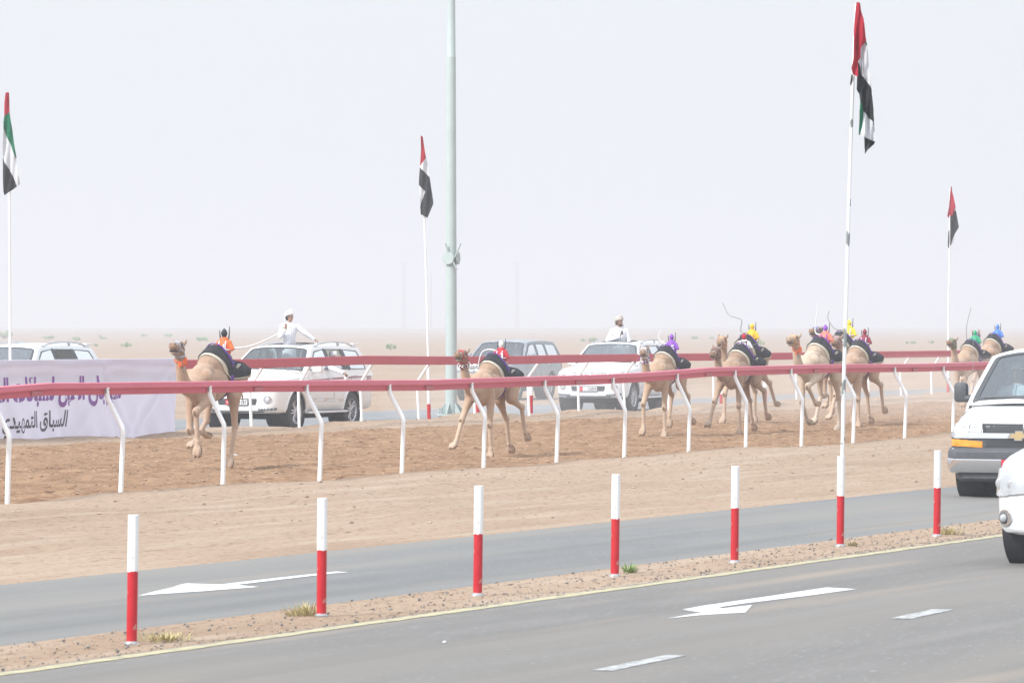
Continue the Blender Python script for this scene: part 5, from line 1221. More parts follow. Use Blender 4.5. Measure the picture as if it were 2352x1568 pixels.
CAM = [
 dict(label='lead camel with grey noseband and orange tassel collar, in front of the banner end', rot=1, px=491, Y=73.0, sc=1.045, coat='red', pose='gather', hd=(14, 12), halter=greyb, collar=(orange, None, 'tassel'), nu=-.02, z=.0,
      j=dict(label='robot rider in orange vest and black cap on the lead camel', body=orange, body2=whites, head=black_s, acc=w_str, num='1', whip=([(0, .12, .12), (-.10, .30, .14), (-.2, .5, .22), (-.3, .72, .34)], rope_white))),
 dict(label='camel with red halter and fluffy maroon and white collar beside the pale mast', px=1131, Y=80.0, sc=.945, coat='tan', pose='reach', hd=(12, 10), halter=r_str, collar=(mat('tuft_maroon', (.15, .03, .06), .9), mat('tuft_white', (.7, .68, .69), .9), 'fluffy'), nu=0, z=0,
      j=dict(label='robot rider in red jacket with white straps and pale cap', body=redsilk, body2=whites, head=silk('silk_pale', (.62, .60, .56)), acc=w_str, num='3', whip=([(0, -.10, .22), (.0, -.22, .24), (.02, -.34, .20), (.04, -.39, .06), (.04, -.40, -.06)], rope_white))),
 dict(label='camel with white halter and fluffy purple collar in front of the second white car', px=1528, Y=94.8, sc=.985, coat='tan', pose='step', rot=0, hd=(18, 6), halter=w_str, collar=(mat('tuft_purple', (.14, .05, .27), .9), mat('tuft_white', (.7, .68, .69), .9), 'fluffy'), nu=-.10, z=0,
      j=dict(label='robot rider in bright purple jacket marked with a white number', body=violet, body2=violet, head=violet, acc=violet, num='5', whip=([(0, -.1, .2), (0, -.22, .24), (0, -.26, .36), (0, -.22, .44), (0, -.20, .40)], rope_white))),
 dict(label='brown camel with dark maroon halter, the nearer and lower of a running pair', px=1699, Y=96.9, sc=1.0, coat='brown', pose='reach', hd=(10, 0), halter=m_str, collar=None, nu=-.13, z=0,
      j=dict(label='robot rider in white and maroon jacket leaning back with a red cap', body=whites, body2=whites, head=redsilk, acc=m_str, num='', lean=22, whip=([(0, .11, .14), (-.02, .18, .16), (-.04, .24, .24)], trim_black))),
 dict(label='tan camel with pale orange noseband, the farther and taller of a running pair', px=1712, Y=106.5, sc=1.09, coat='tan', pose='trail', hd=(14, 2), halter=t_str, collar=None, nu=-.10, z=0,
      j=dict(label='robot rider all in deep yellow with a long whip curling up', body=yellow, body2=yellow, head=yellow, acc=yellow, whip=([(0, -.10, .2), (0, -.24, .24), (0, -.22, .44), (0, -.34, .50), (0, -.50, .56), (0, -.62, .78)], whip_grey))),
 dict(label='pale cream camel with orange halter and tassels, leading the bunch by the flagpole', px=1880, Y=98.6, sc=1.075, coat='pale', pose='fold', hd=(4, 8), halter=t_str, collar=(orange, None, 'tassel'), nu=-.03, z=0,
      j=dict(label='robot rider in purple cap and coral vest with an upright whip', body=coral, body2=whites, head=violet, acc=violet, whip=([(0, -.10, .2), (0, -.20, .26), (0, -.18, .50), (0, -.15, .78)], rope_white))),
 dict(label='camel with blue noseband looking out from behind the pale cream camel', px=1931, Y=106.5, sc=1.13, coat='tan', pose='gather', hd=(2, 10), halter=b_str, collar=None, nu=.02, z=0,
      j=dict(label='robot rider in lemon yellow hood just right of the chipped flagpole', body=lemon, body2=whites, head=lemon, acc=w_str, x=-.45, whip=([(0, -.10, .2), (0, -.28, .22), (0, -.42, .40), (0, -.40, .55)], whip_grey))),
 dict(label='brown camel with striped halter, rearmost runner of the bunch by the flagpole', px=1972, Y=104.0, sc=1.03, coat='red', pose='reach', hd=(8, 2), halter=mat('strap_stripe', (.36, .22, .27), .6), collar=None, nu=.02, z=0, v=1.0,
      j=dict(label='robot rider in dark maroon jacket with white bands, beside the lemon one', body=maroon, body2=maroon, head=maroon, acc=w_str)),
 dict(label='camel with green halter running left of the white van', px=2228, Y=117.5, sc=1.01, coat='tan', pose='gather', hd=(4, 8), halter=g_str, collar=None, nu=-.04, z=0,
      j=dict(label='robot rider all in green with an upright whip', body=greens, body2=greens, head=greens, acc=greens, whip=([(0, -.10, .16), (0, -.20, .18), (0, -.20, .50), (0, -.10, .90)], whip_grey))),
 dict(label='last camel, seen above the van roof behind the green robot rider', px=2280, Y=128.0, sc=1.08, coat='red', pose='reach', hd=(24, -4), halter=b_str, collar=None, nu=-.02, z=0,
      j=dict(label='robot rider in blue hood and white skirt above the van roof', body=blues, body2=whites, head=blues, acc=blues)),
]
for c in CAM:
    c['j'].setdefault('size', 1.12)
    loc = cplace(c['px'], c['Y'], c['z'])
    root, rz = camel(c['label'], loc, c['sc'], c['coat'], c['pose'], c['hd'], c['halter'], c['collar'], rot=c.get('rot', -3), neck_up=c['nu'])
    j = dict(c['j']); robot(j.pop('label'), loc, rz, c['sc'], **j)
# ================================================================== MAST, FLAGS, BANNER
mast_m = noisy('mast_green', [(0.3, (0.40, 0.475, 0.46)), (0.7, (0.45, 0.52, 0.505))], 2.5, rough=.45, spec=.5)
mast_k = noisy('mast_base', [(0.3, (0.36, 0.43, 0.42)), (0.7, (0.43, 0.49, 0.48))], 6, rough=.55)
mp_ = atv(1036.5, 957, 46.4); mz = mp_.z
root = thing('light_mast', 'tall pale green steel mast with round winch plates behind the rails', 'mast', mp_)
sc = F / mp_.y
def mr(y): return (13.6 - (957 - y) * 3.6 / 957) / sc
zj = (957 - 131) / sc
MB().lathe([(mr(957), 0.02), (mr(700), 257 / sc), (mr(400), 557 / sc), (mr(131), zj)], 40).obj('lower_tube', mast_m, root, smooth=60)
MB().lathe([(mr(131) + .004, zj - .02), (mr(131) - .004, zj), (mr(0) - .01, 957 / sc), (.07, 22), (.001, 22)], 40).obj('upper_tube', mast_m, root, smooth=60)
mb = MB(); mb.lathe([(.02, .0), (.36, .0), (.36, .045), (.02, .045)], 32, (0, 0, .03)); mb.obj('base_plate', mast_k, root, smooth=40)
for k in range(12):
    a = k * math.pi / 6 + .2; d = Vector((math.cos(a), math.sin(a), 0)); t_ = Vector((-d.y, d.x, 0)) * .009
    r0 = mr(957) - .01
    pts = [d * r0 + Vector((0, 0, .07)), d * .33 + Vector((0, 0, .07)), d * .33 + Vector((0, 0, .12)), d * (r0 + .015) + Vector((0, 0, .34)), d * r0 + Vector((0, 0, .34))]
    if k % 2 == 0: MB().add([p + t_ for p in pts] + [p - t_ for p in pts], [(0, 1, 2, 3, 4), (9, 8, 7, 6, 5)] + [(i, (i + 1) % 5, 5 + (i + 1) % 5, 5 + i) for i in range(5)]).obj('gusset', mast_k, root)
    else:
        q = MB(); q.tube([d * .30 + Vector((0, 0, -.12)), d * .30 + Vector((0, 0, .22))], .016, 8); q.lathe([(.001, .075), (.034, .075), (.034, .115), (.001, .115)], 6, d * .30); q.lathe([(.001, -.01), (.034, -.01), (.034, .025), (.001, .025)], 6, d * .30); q.obj('anchor_bolt', galv, root)
zd = (957 - 593) / sc
for (ax, ay, m2, nm) in ((-.42, -.90, mast_m, 'winch_plate'), (.93, -.25, mast_k, 'winch_plate')):
    n_ = Vector((ax, ay, 0)).normalized(); M = n_.to_track_quat('Z', 'Y').to_matrix(); q = MB(); q.lathe([(.001, .0), (.150, .0), (.156, .006), (.156, .022), (.150, .03), (.001, .03)], 36)
    q.v = [tuple(M @ Vector(p) + n_ * (mr(593) + .03) + Vector((0, 0, zd))) for p in q.v]; q.obj(nm, m2, root, smooth=40)
    MB().tube([n_ * .08 + Vector((0, 0, zd)), n_ * (mr(593) + .04) + Vector((0, 0, zd))], .04, 12).obj('plate_bracket', mast_k, root)
for a, b in (((-.06, -.16, .10), (-.14, -.18, .36)), ((.09, -.20, .02), (.235, -.24, .36)), ((.05, -.20, -.10), (.15, -.22, -.28))):
    MB().tube([Vector(a) + Vector((0, 0, zd)), Vector(b) + Vector((0, 0, zd))], .020, 10).obj('rod', mast_k, root)

fl_red = noisy('flag_red', [(.3, (.45, .022, .045)), (.7, (.52, .03, .055))], 4, rough=.75); fl_green = noisy('flag_green', [(.3, (.01, .17, .09)), (.7, (.014, .21, .11))], 4, rough=.75)
fl_white = noisy('flag_white', [(.3, (.72, .73, .76)), (.7, (.78, .79, .82))], 4, rough=.75); fl_black = noisy('flag_black', [(.3, (.022, .023, .026)), (.7, (.034, .035, .038))], 4, rough=.8)
chip = noisy('pole_chipped', [(0.3, (0.76, 0.77, 0.78)), (0.7, (0.82, 0.83, 0.84))], 5, rough=.4, second=[(9.0, (.22, .24, .24), .575, .59, (1, 1, .5))])
def flagpole(label, base, pole_px, Yd, r0, r1, regions, origin, k, pm, bands=()):
    root = thing('flagpole', label, 'flagpole', base, 0, 'flagpoles with striped flags')
    def q(x, y, dy=0): return Vector(((x - CX) * Yd / F, Yd + dy, H - (y - YH) * Yd / F)) - base
    pts = [q(*p) for p in pole_px]; n = len(pts)
    MB().tube(pts, [r0 + (r1 - r0) * i / (n - 1) for i in range(n)], 14).obj('pole', pm, root, smooth=60)
    mb = MB(); mb.ell(pts[-1], (r1 * 1.3,) * 3); mb.obj('finial', pm, root)
    for y0, y1, m_ in bands:
        a = interp(y0, sorted([(p[1], p[0]) for p in pole_px])); b = interp(y1, sorted([(p[1], p[0]) for p in pole_px]))
        MB().tube([q(a, y0), q(b, y1)], r0 * 1.45, 16).obj('base_sleeve', m_, root, smooth=60)
    zt_ = q(0, 0).z
    mb = MB(); mats_ = [fl_red, fl_green, fl_white, fl_black]
    for mi, poly, dep in regions:
        pp = [((origin[0] + x / k) / 1.7415, (origin[1] + y / k) / 1.7415) for x, y in poly]
        V_, T_ = tri2d(pp, sp=3.0)
        vs_ = []
        for p in V_:
            ph = p.y * .045; f = math.sin(p.x * .42 + ph) * .022 + math.sin(p.x * .19 - ph * .6 + 1) * .03
            vs_.append(q(p.x, p.y, -r0 * 1.6 - .06 + f + dep * .06))
        mb.add(vs_, T_, mi)
    me = apply_mods(mb.mesh(), [('SOLIDIFY', dict(thickness=.006, offset=0))]); fo = new_obj('flag', me, mats_, root, smooth=50)
    return root
R_, G_, W_, K_ = 0, 1, 2, 3
Yl = onv(23, 45.3)
b_ = Vector(((23 - CX) * Yl / F, Yl, 0)); b_.z = float(gz(*UV(b_)))
flagpole('flagpole at the left edge whose flag shows a broad green band, rising behind the banner', b_, [(24, 745 + (H - b_.z + .2) * F / Yl), (23, 700), (21.5, 440), (19, 216)], Yl, .030, .024, [
    (R_, [(85, 108), (125, 103), (130, 200), (135, 360), (65, 410), (68, 240)], 0), (G_, [(65, 410), (135, 360), (160, 520), (190, 740), (224, 950), (217, 970), (180, 870), (155, 790), (100, 690), (55, 575), (52, 500)], 0),
    (W_, [(52, 570), (100, 690), (155, 790), (180, 870), (217, 970), (270, 1290), (262, 1310), (232, 1325), (185, 1215), (130, 1110), (70, 1020), (47, 950), (43, 850)], 0), (K_, [(47, 950), (70, 1020), (130, 1110), (185, 1215), (232, 1328), (150, 1385), (68, 1445), (55, 1390), (50, 1200)], 0)], (0, 340), 3.267, post_w)
b_ = atv(985, 962, 45.6)
flagpole('leaning flagpole with a mostly black flag, just left of the pale green mast', b_, [(985.5, 968), (984, 840), (981, 700), (975, 500), (968.5, 316)], b_.y, .030, .024, [
    (R_, [(178, 98), (210, 112), (218, 160), (240, 310), (265, 462), (168, 600), (185, 320)], 0), (W_, [(265, 462), (300, 640), (325, 785), (165, 625), (168, 600)], 0),
    (K_, [(165, 622), (325, 785), (350, 950), (385, 1180), (383, 1230), (290, 1453), (178, 1392), (172, 1270), (180, 1215), (258, 1020), (150, 912), (152, 800)], 0), (W_, [(158, 920), (258, 1020), (180, 1215), (168, 1200)], 1)], (1640, 520), 4.129, post_w, [(962, 928, red_paint), (927, 842, white_paint)])
p6 = gnd(1930, 1253); b_ = p6 + Vector((0.02, 0, .80))
flagpole('tall flagpole with chipped white paint and the largest flag, standing in the sixth bollard', b_, [(1934, 1072), (1935.5, 1030), (1938, 880), (1945, 650), (1953, 360), (1959, 190), (1966, 14)], p6.y, .0225, .016, [
    (K_, [(112, 730), (102, 800), (100, 830), (112, 850), (122, 740)], 1.2),
    (W_, [(190, 480), (232, 425), (253, 450), (275, 660), (295, 870), (260, 810), (205, 740), (190, 660), (165, 605), (188, 580)], 0), (G_, [(243, 405), (255, 452), (232, 427)], 0),
    (K_, [(165, 612), (190, 660), (205, 740), (260, 810), (298, 880), (310, 1010), (330, 1295), (315, 1200), (225, 1095), (188, 990), (182, 930), (155, 885), (158, 765)], 0), (G_, [(188, 990), (225, 1095), (210, 1250), (190, 1330), (178, 1320), (182, 1100)], 0),
    (W_, [(225, 1095), (315, 1205), (330, 1300), (338, 1392), (270, 1365), (188, 1330), (210, 1250)], 0), (K_, [(230, 1340), (338, 1390), (325, 1420), (260, 1475), (240, 1510)], .5),
    (R_, [(152, 35), (180, 45), (190, 110), (215, 200), (243, 410), (190, 480), (188, 580), (165, 610), (160, 765), (112, 735), (100, 680), (120, 580), (125, 320)], -1.0)], (3360, 0), 2.45, chip)
b_ = atv(2178, 920, 45.6)
flagpole('most distant flagpole, its small red and black flag above the camels by the van', b_, [(2177.5, 926), (2179, 700), (2181, 560), (2183, 434)], b_.y, .034, .026, [
    (K_, [(288, 628), (330, 660), (360, 840), (385, 990), (310, 1120), (270, 1210), (245, 1270), (225, 1355), (205, 1380), (205, 760)], 0), (K_, [(185, 1040), (165, 1100), (158, 1300), (160, 1415), (178, 1430), (186, 1300)], .3), (W_, [(290, 628), (318, 575), (330, 660)], 0), (W_, [(245, 1275), (300, 1200), (302, 1295), (240, 1330)], .3),
    (R_, [(212, 140), (238, 150), (240, 215), (280, 400), (315, 565), (288, 625), (245, 750), (180, 745), (185, 800), (135, 765), (180, 560), (195, 400)], -1)], (3760, 720), 5.23, post_w, [(920, 870, red_paint), (869, 850, white_paint)])

# banner hung over the far rail
def sheer(m, k):
    n = m.node_tree; b = n.nodes['Principled BSDF']; o = n.nodes['Material Output']; t = n.nodes.new('ShaderNodeBsdfTranslucent'); x = n.nodes.new('ShaderNodeMixShader'); x.inputs[0].default_value = k
    src = b.inputs['Base Color'].links[0].from_socket; n.links.new(src, t.inputs[0]); n.links.new(b.outputs[0], x.inputs[1]); n.links.new(t.outputs[0], x.inputs[2]); n.links.new(x.outputs[0], o.inputs[0])
ban_m = noisy('banner_cloth', [(.3, (.83, .82, .91)), (.7, (.87, .86, .94))], 1.2, rough=.6, spec=.3); sheer(ban_m, .5); [sheer(q_, .3) for q_ in (fl_red, fl_green, fl_white)]; pur_t = mat('banner_purple', (.22, .07, .33), .6); blk_t = mat('banner_black', (.05, .045, .06), .6)
u0b = UV(atv(-150, 825, 44.6))[0]; u1b = UV(atv(400, 826, 44.6))[0]
bo = W(u1b, 44.6, 0)
def bz_top(u):
    p = W(u, 44.6); x = CX + p.x * F / p.y; return H - (interp(x, FAR_TOP) - YH) * p.y / F + .02
def bfold(u, z):
    s = u1b - u; t = max(0, 1.4 - z)
    f = .030 * math.sin(s * 1.9 + t * 1.6) + .02 * math.sin(s * 4.3 - t * 2.2 + 1) + .012 * math.sin(s * 9 + t * 5) * t
    for c_, wd in ((3.05, .5), (8.1, .5)):       # gathers where the cloth is tied to the rail
        d = s - c_; f += .05 * math.exp(-abs(d) / .18) * math.cos(d * 26) * math.exp(-t * 2.3) + .03 * math.exp(-((d - t * .9) / .12) ** 2) + .03 * math.exp(-((d + t * .8) / .12) ** 2)
    f += .045 * math.exp(-((s - .25 - t * 1.1) / .10) ** 2) + .035 * math.exp(-((s - .9 - t * .95) / .16) ** 2)
    return .07 + f * min(1, .3 + t)
def bpt(u, z, o=0): return W(u, 44.62 - bfold(u, z) - o, z) - bo
nu_, nz_ = 150, 44; V_ = []
for i in range(nu_ + 1):
    u = u0b + (u1b - u0b) * i / nu_ ; zt_ = bz_top(u)
    for j in range(nz_ + 1):
        z = zt_ + (-.02 - zt_) * j / nz_; uu_ = u - .10 * (j / nz_) * (i / nu_) ** 8
        V_.append(bpt(uu_, z) if j > 1 else (W(u, 44.62 - (.06 if j == 1 else .0), zt_ + (.012 if j == 0 else .008)) - bo))
root = thing('banner', 'long pale lilac cloth banner with purple and black Arabic lettering, hung over the far rail', 'banner', bo)
q = MB().add(V_, [(i * (nz_ + 1) + j, i * (nz_ + 1) + j + 1, (i + 1) * (nz_ + 1) + j + 1, (i + 1) * (nz_ + 1) + j) for i in range(nu_) for j in range(nz_)])
new_obj('cloth', apply_mods(q.mesh(), [('SOLIDIFY', dict(thickness=.004, offset=0))]), ban_m, root, smooth=60)
def ban_text(txt, m, ur, zb_, width, bold, shear, hs=1.0):
    vs_, fs, w2, h2 = text_geo(arabic(txt), 1, bold); k = width / w2
    me = MB().add(vs_, fs).mesh(); bm = bmesh.new(); bm.from_mesh(me); bmesh.ops.triangulate(bm, faces=bm.faces)
    for _ in range(2):
        bmesh.ops.subdivide_edges(bm, edges=[e for e in bm.edges if e.calc_length() > .12], cuts=1)
        bmesh.ops.triangulate(bm, faces=bm.faces)
    desc = .235
    for v_ in bm.verts:
        x = ur - width + v_.co.x * k + (v_.co.y - desc) * k * shear; z = zb_ + (v_.co.y - desc) * k * hs; v_.co = bpt(x, z, .009)
    bm.to_mesh(me); bm.free(); return new_obj('lettering', me, m, root)
ban_text('مهرجان العين لسباقات الهجن', pur_t, UV(atv(276, 913, 44.6))[0], .80, 5.75, .042, 0, 1.22)
ban_text('السباق التمهيدي', blk_t, UV(atv(149, 990, 44.6))[0], .20, 2.62, .022, .14, 1.10)

# ================================================================== PEOPLE
skin_a = noisy('skin_brown', [(.3, (.30, .165, .11)), (.7, (.36, .205, .14))], 8, rough=.55); skin_b = noisy('skin_tan', [(.3, (.33, .19, .13)), (.7, (.39, .235, .165))], 8, rough=.55)
robe = noisy('robe_white', [(.3, (.74, .75, .80)), (.7, (.79, .80, .85))], 5, rough=.8, bump=.35, bscale=9, bdist=.02)
robe_w = noisy('headcloth_white', [(.3, (.76, .77, .80)), (.7, (.82, .83, .85))], 9, rough=.8, bump=.5, bscale=16, bdist=.015)
turb = noisy('turban_beige', [(.3, (.42, .37, .32)), (.7, (.52, .47, .41))], 9, rough=.85, bump=.5, bscale=20, bdist=.012)
hair_m = mat('hair_black', (.018, .014, .012), .6); lips = mat('lip', (.30, .12, .10), .5); eyew = mat('eye_white', (.6, .58, .56), .3)
def hand(mb, w_, d, n, curl=20, s=1, sc=1.0, spread=8):
    """palm at wrist w_, pointing along d, palm facing n; s: side the thumb leaves"""
    d = Vector(d).normalized(); n = Vector(n).normalized(); n = (n - d * n.dot(d)).normalized(); b = d.cross(n) * s; w_ = Vector(w_)
    M = Matrix((b, d, n)).transposed(); mb.ell(w_ + d * .045 * sc, (.038 * sc, .052 * sc, .016 * sc), M)
    for i, (off, L) in enumerate(((.027, .072), (.009, .080), (-.009, .074), (-.026, .058))):
        base = w_ + d * .085 * sc + b * off * sc; a = R(curl); f = (d + b * (off * spread)).normalized()
        d1 = (f * math.cos(a) + n * math.sin(a)); d2 = (f * math.cos(2.2 * a) + n * math.sin(2.2 * a)); d3 = (f * math.cos(3.2 * a) + n * math.sin(3.2 * a))
        p1 = base + d1 * L * .45 * sc; p2 = p1 + d2 * L * .32 * sc; p3 = p2 + d3 * L * .23 * sc
        mb.cap(base, p1, .0095 * sc, .009 * sc, seg=8); mb.cap(p1, p2, .009 * sc, .0085 * sc, seg=8); mb.cap(p2, p3, .0085 * sc, .0075 * sc, seg=8)
    t0 = w_ + d * .025 * sc + b * .03 * sc; t1 = t0 + (b * .8 + d * .6 + n * .35).normalized() * .042 * sc; t2 = t1 + (d * .8 + b * .3 + n * (.3 + curl / 60)).normalized() * .032 * sc
    mb.cap(t0, t1, .013 * sc, .011 * sc, seg=8); mb.cap(t1, t2, .011 * sc, .009 * sc, seg=8)
def person(label, loc, rz, sc=1.0, arms=None, head=(0, 0), cap='wrap', cap_m=None, skin=None, beard=False, seated=False, voxel=.009, group=None, legs=True, hands=None):
    root = thing('person', label, 'person', loc, rz, group, sc); skin = skin or skin_a
    hz0 = 0.0; z = 0
    hip = .93 if not seated else .12; b = hip - .93
    def Z(v): return v + b
    mb = MB(); C = mb.cap; cl = MB(); D = cl.cap
    C((0, 0, Z(1.0)), (0, 0, Z(1.25)), .13, .15); C((0, -.08, Z(1.36)), (0, .08, Z(1.36)), .095, .095); C((0, 0, Z(1.42)), (.01, 0, Z(1.55)), .062, .056)
    arms = arms or [((.05, -.25, 1.13), (.25, -.20, 1.08)), ((.05, .25, 1.13), (.25, .20, 1.08))]
    if legs == 'in':
        for s in (-1, 1): C((0, s * .09, Z(.93)), (-.30, s * .10, Z(.72)), .085, .06); C((-.30, s * .10, Z(.72)), (-.45, s * .10, Z(.42)), .055, .04); D((0, s * .07, Z(.95)), (-.30, s * .10, Z(.74)), .12, .08)
    elif seated:
        for s in (-1, 1): C((0, s * .09, Z(.93)), (.42, s * .12, Z(.95)), .085, .06); C((.42, s * .12, Z(.95)), (.50, s * .12, Z(.55)), .055, .04); C((.50, s * .12, Z(.52)), (.64, s * .12, Z(.50)), .035, .03)
        D((0, -.06, Z(.95)), (.42, -.11, Z(.95)), .12, .09); D((0, .06, Z(.95)), (.42, .11, Z(.95)), .12, .09); D((.42, -.11, Z(.95)), (.48, -.11, Z(.62)), .08, .07); D((.42, .11, Z(.95)), (.48, .11, Z(.62)), .08, .07)
    else:
        for s in (-1, 1): C((0, s * .09, .93), (.01, s * .10, .50), .085, .06); C((.01, s * .10, .50), (-.01, s * .10, .08), .055, .038); C((-.02, s * .10, .05), (.14, s * .11, .03), .038, .028)
        cl.tube([(0, 0, 1.0), (0, 0, .55), (0, 0, .14)], [.17, .19, .21], 18, sq=(1, .85))
    D((0, 0, Z(.98)), (0, 0, Z(1.22)), .165, .17); D((-.005, -.10, Z(1.34)), (-.005, .10, Z(1.34)), .125, .125); cl.ell((0, 0, Z(1.25)), (.15, .205, .22)); D((0, 0, Z(1.40)), (0, 0, Z(1.455)), .085, .072)
    for i, s in enumerate((-1, 1)):
        e, w_ = Vector(arms[i][0]), Vector(arms[i][1]); e.z += b; w_.z += b; sh = Vector((0, s * .185, Z(1.38)))
        C(sh, e, .055, .042); C(e, w_, .042, .028); D(sh, e, .078, .066); wd = (w_ - e).normalized(); D(e, w_ - wd * .03, .064, .05)
        hd_ = (hands or {}).get(i, (wd, (1, 0, 0), 18, s)); hand(mb, w_, *hd_)
    # head
    H0 = Vector((.015, 0, Z(1.635))); M = Matrix.Rotation(R(head[0]), 3, 'Z') @ Matrix.Rotation(R(-head[1]), 3, 'Y')
    def h(x, y, z_): return H0 + M @ Vector((x, y, z_))
    mb.ell(h(0, 0, .02), (.098, .078, .105), M); mb.ell(h(.02, 0, -.05), (.072, .062, .072), M); mb.cap(h(.055, -.012, -.095), h(.055, .012, -.095), .024, .024)
    mb.cap(h(.085, 0, .012), h(.108, 0, -.022), .009, .015, seg=8); mb.ell(h(.085, 0, -.062), (.015, .024, .012), M); C(h(.07, -.035, .032), h(.07, .035, .032), .02, .02)
    for s in (-1, 1): mb.ell(h(-.005, s * .080, -.005), (.018, .010, .030), M); mb.ell(h(.058, s * .036, -.028), (.022, .022, .02), M)
    me = blob(mb, voxel * .8, 2); body = new_obj('body', me, skin, root, smooth=180)
    for s in (-1, 1):
        e = MB().ell(h(.082, s * .031, .008), (.010, .015, .008), M).obj('eye', eyew, root, smooth=60); MB().ell(h(.090, s * .031, .008), (.004, .006, .006), M).obj('iris', hair_m, e, smooth=60)
        MB().tube([h(.085, s * .014, .028), h(.092, s * .032, .034), h(.078, s * .052, .027)], [.004, .006, .004], 6).obj('eyebrow', hair_m, root)
    MB().tube([h(.088, -.024, -.063), h(.100, 0, -.062), h(.088, .024, -.063)], [.003, .006, .003], 6).obj('mouth', lips, root)
    new_obj('robe', blob(cl, voxel * 1.2, 4), robe, root, smooth=180)
    MB().tube([(.168, 0, Z(1.14)), (.166, 0, Z(1.25)), (.132, 0, Z(1.40)), (.07, 0, Z(1.47))], .008, 6).obj('placket', robe, root)
    hb = MB(); hb.ell(h(-.02, 0, .03), (.098, .088, .098), M); hb.ell(h(-.05, 0, -.03), (.065, .082, .075), M); new_obj('hair', blob(hb, .009, 2), hair_m, root, smooth=180)
    q = MB(); cm_ = cap_m or robe_w
    if cap == 'wrap':
        q.ell(h(-.015, 0, .085), (.118, .104, .075), M @ Matrix.Rotation(R(12), 3, 'Y').inverted())
        for k, (dz, rr, tl) in enumerate(((.045, .110, 14), (.075, .112, 8), (.10, .095, 20))):
            T_ = M @ Matrix.Rotation(R(-tl), 3, 'Y'); pts = [H0 + M @ Vector((-.01, 0, dz)) + T_ @ Vector((rr * math.cos(a), rr * .87 * math.sin(a), .008 * math.sin(3 * a + k))) for a in [i * math.pi / 12 for i in range(25)]]
            q.tube(pts, .024, 8, cap=False)
        q.ell(h(.02, .02, .155), (.05, .045, .03), M); q.cap(h(-.10, 0, .03), h(-.12, -.02, -.07), .045, .03)
    elif cap == 'scarf':
        q.ell(h(-.02, 0, .06), (.115, .10, .095), M); q.cap(h(-.05, -.07, .02), h(-.03, -.11, -.16), .045, .06); q.cap(h(-.05, .07, .02), h(-.03, .11, -.16), .045, .06); q.cap(h(-.09, 0, 0), h(-.11, 0, -.18), .06, .09)
    else:
        q.lathe([(.001, .15), (.07, .145), (.092, .12), (.098, .07), (.094, .035)], 20); q.v = [tuple(H0 + M @ (Vector(p) + Vector((-.005, 0, 0)))) for p in q.v]
    new_obj('head_wrap', blob(q, .009, 2) if cap != 'cap' else q.fix(), cm_, root, smooth=180)
    if beard:
        q = MB(); q.cap(h(.06, -.03, -.10), h(.06, .03, -.10), .030, .030); q.cap(h(.045, -.055, -.08), h(.0, -.072, -.03), .020, .012); q.cap(h(.045, .055, -.08), h(.0, .072, -.03), .020, .012); q.tube([h(.09, -.03, -.052), h(.102, 0, -.046), h(.09, .03, -.052)], .007, 6)
        new_obj('beard', blob(q, .008, 2), hair_m, root, smooth=180)
    return root
def cw(v, x, y, z=0):
    r = v.root; return r.matrix_basis @ Vector((x, y, z))
bpy.context.view_layer.update()
def face(dx, dy): return math.atan2(dy, dx)
V1, V2, V3, VG, VV = VEH['lc1'], VEH['lc2'], VEH['lc3'], VEH['grey'], VEH['van']
p = cw(V1, -.14, -.02); p = Vector((p.x, p.y, 2.60 - .88 * 1.77))
person('boy in white robe and white head wrap standing in a car sunroof, one palm raised', p, face(.30, -.95), .88, arms=[((.10, -.27, 1.12), (.27, -.17, 1.30)), ((.10, .42, 1.19), (.12, .64, 1.04))], head=(48, 4), cap='wrap',
       hands={0: ((.1, .05, .99), (1, -.2, 0), 8, -1), 1: ((.1, .85, -.4), (0, -.3, -1), 30, 1)}, skin=skin_b)
p = cw(V2, -.10, .02); p = Vector((p.x, p.y, 2.53 - 1.79))
man = person('bearded man in white robe and beige turban standing in a car sunroof, holding a radio', p, face(.12, -.99), 1.0, arms=[((.08, -.33, 1.12), (.27, -.02, 1.24)), ((.02, .27, 1.12), (.14, .22, .92))], head=(42, 0), cap='wrap', cap_m=turb, beard=True,
       hands={0: ((.25, .35, .9), (.2, .9, -.3), 48, 1)})
hp_ = Matrix.Translation(p) @ Matrix.Rotation(face(.12, -.99), 4, 'Z')
wt = thing('handheld_radio', 'small dark handheld radio with aerial in the bearded man hand', 'radio', hp_ @ Vector((.335, .03, 1.31)))
MB().box((0, 0, .02), (.055, .04, .11), bev=.012).obj('case', trim_black, wt); MB().tube([(.015, 0, .07), (.03, 0, .26)], .007, 8).obj('aerial', trim_black, wt)
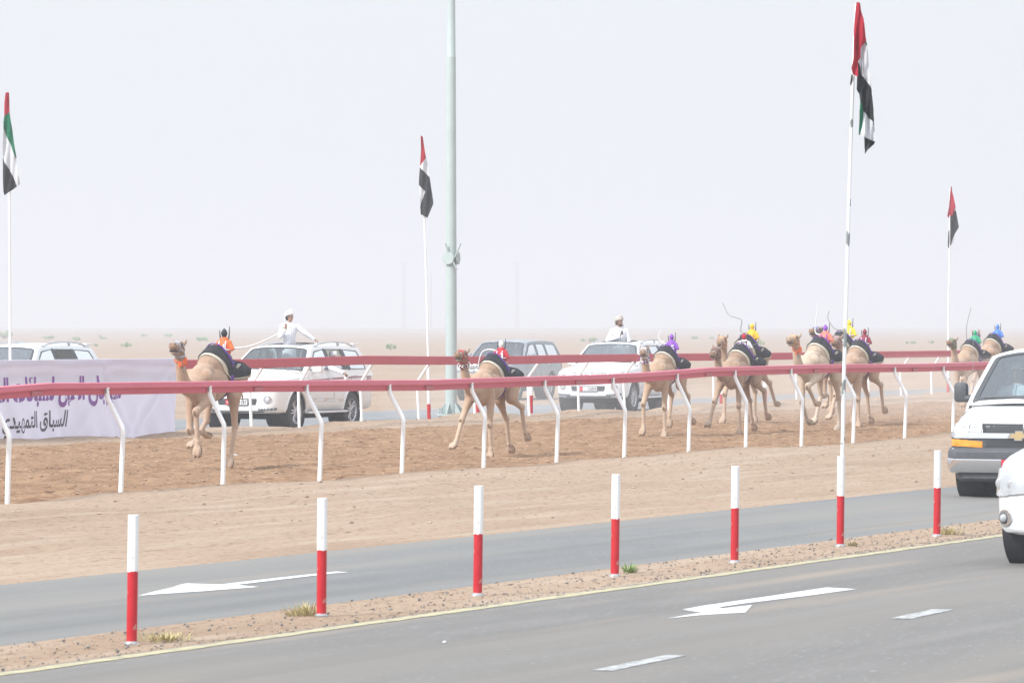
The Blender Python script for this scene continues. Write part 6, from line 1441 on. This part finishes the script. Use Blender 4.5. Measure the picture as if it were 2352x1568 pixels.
# passenger leaning out, arm hanging over the door
fz = VEH['lc1'].root.rotation_euler.z
p = cw(V1, -.80, .72, .76); a_rz = fz + R(62)
def loc_of(wp, base, rz, s): return (Matrix.Rotation(-rz, 3, 'Z') @ (Vector(wp) - Vector(base))) / s
hw = Vector(((790 - CX) * 104.2 / F, 104.2, H - (856 - YH) * 104.2 / F)); hwl = loc_of(hw, p, a_rz, 1.0); hwl.z += .81
elw = Vector(((752 - CX) * 104.8 / F, 104.8, H - (842 - YH) * 104.8 / F)); ell_ = loc_of(elw, p, a_rz, 1.0); ell_.z += .81
person('passenger in white cap leaning out of a rear car window with one arm hanging down', p, a_rz, 1.0, arms=[((.05, -.25, 1.13), (.15, -.22, 1.0)), (tuple(ell_), tuple(hwl))], head=(-25, -4), cap='cap', seated=True, skin=skin_a, beard=False, legs='in',
       hands={1: (tuple((hwl - ell_).normalized()), (0, -.3, -1), 34, 1)})
cup = thing('cup', 'small white cup dangling from the leaning passenger hand', 'cup', hw + Vector((.05, -.02, -.16))); MB().lathe([(.001, 0), (.035, 0), (.05, .03), (.055, .075), (.05, .078), (.03, .01)], 16).obj('bowl', white_paint, cup)
MB().tube([(-.05, 0, .07), (-.03, 0, .13), (.03, 0, .13), (.05, 0, .07)], .004, 6).obj('handle', galv, cup)
def seat(v, x, y, label, cap, zz=.86, yaw=0, hd=(0, 0), **k):
    q = cw(v, x, y, zz); person(label, q, v.root.rotation_euler.z + R(yaw), 1.0, seated=True, cap=cap, head=hd, voxel=.012, **k)
seat(V1, -.02, .42, 'driver in white headscarf behind the side window of the striped white car', 'scarf')
seat(V1, -.02, -.42, 'front passenger in white headscarf behind the windscreen of the striped white car', 'scarf')
seat(V2, .0, .42, 'driver behind the windscreen of the car with the bearded man', 'cap', cap_m=turb)
seat(V3, -.80, .48, 'passenger in white cap at the open window of the leftmost car', 'cap', hd=(60, 0))
seat(VG, .0, .42, 'driver in white headscarf behind the windscreen of the grey car', 'scarf')
q = cw(VV, .95, -.50, .82); person('person in white robe and cap behind the windscreen of the van', q, VV.root.rotation_euler.z, 1.0, seated=True, cap='cap', arms=[((.18, -.28, 1.12), (.45, -.16, 1.22)), ((.18, .28, 1.12), (.45, .16, 1.22))], head=(0, 0))
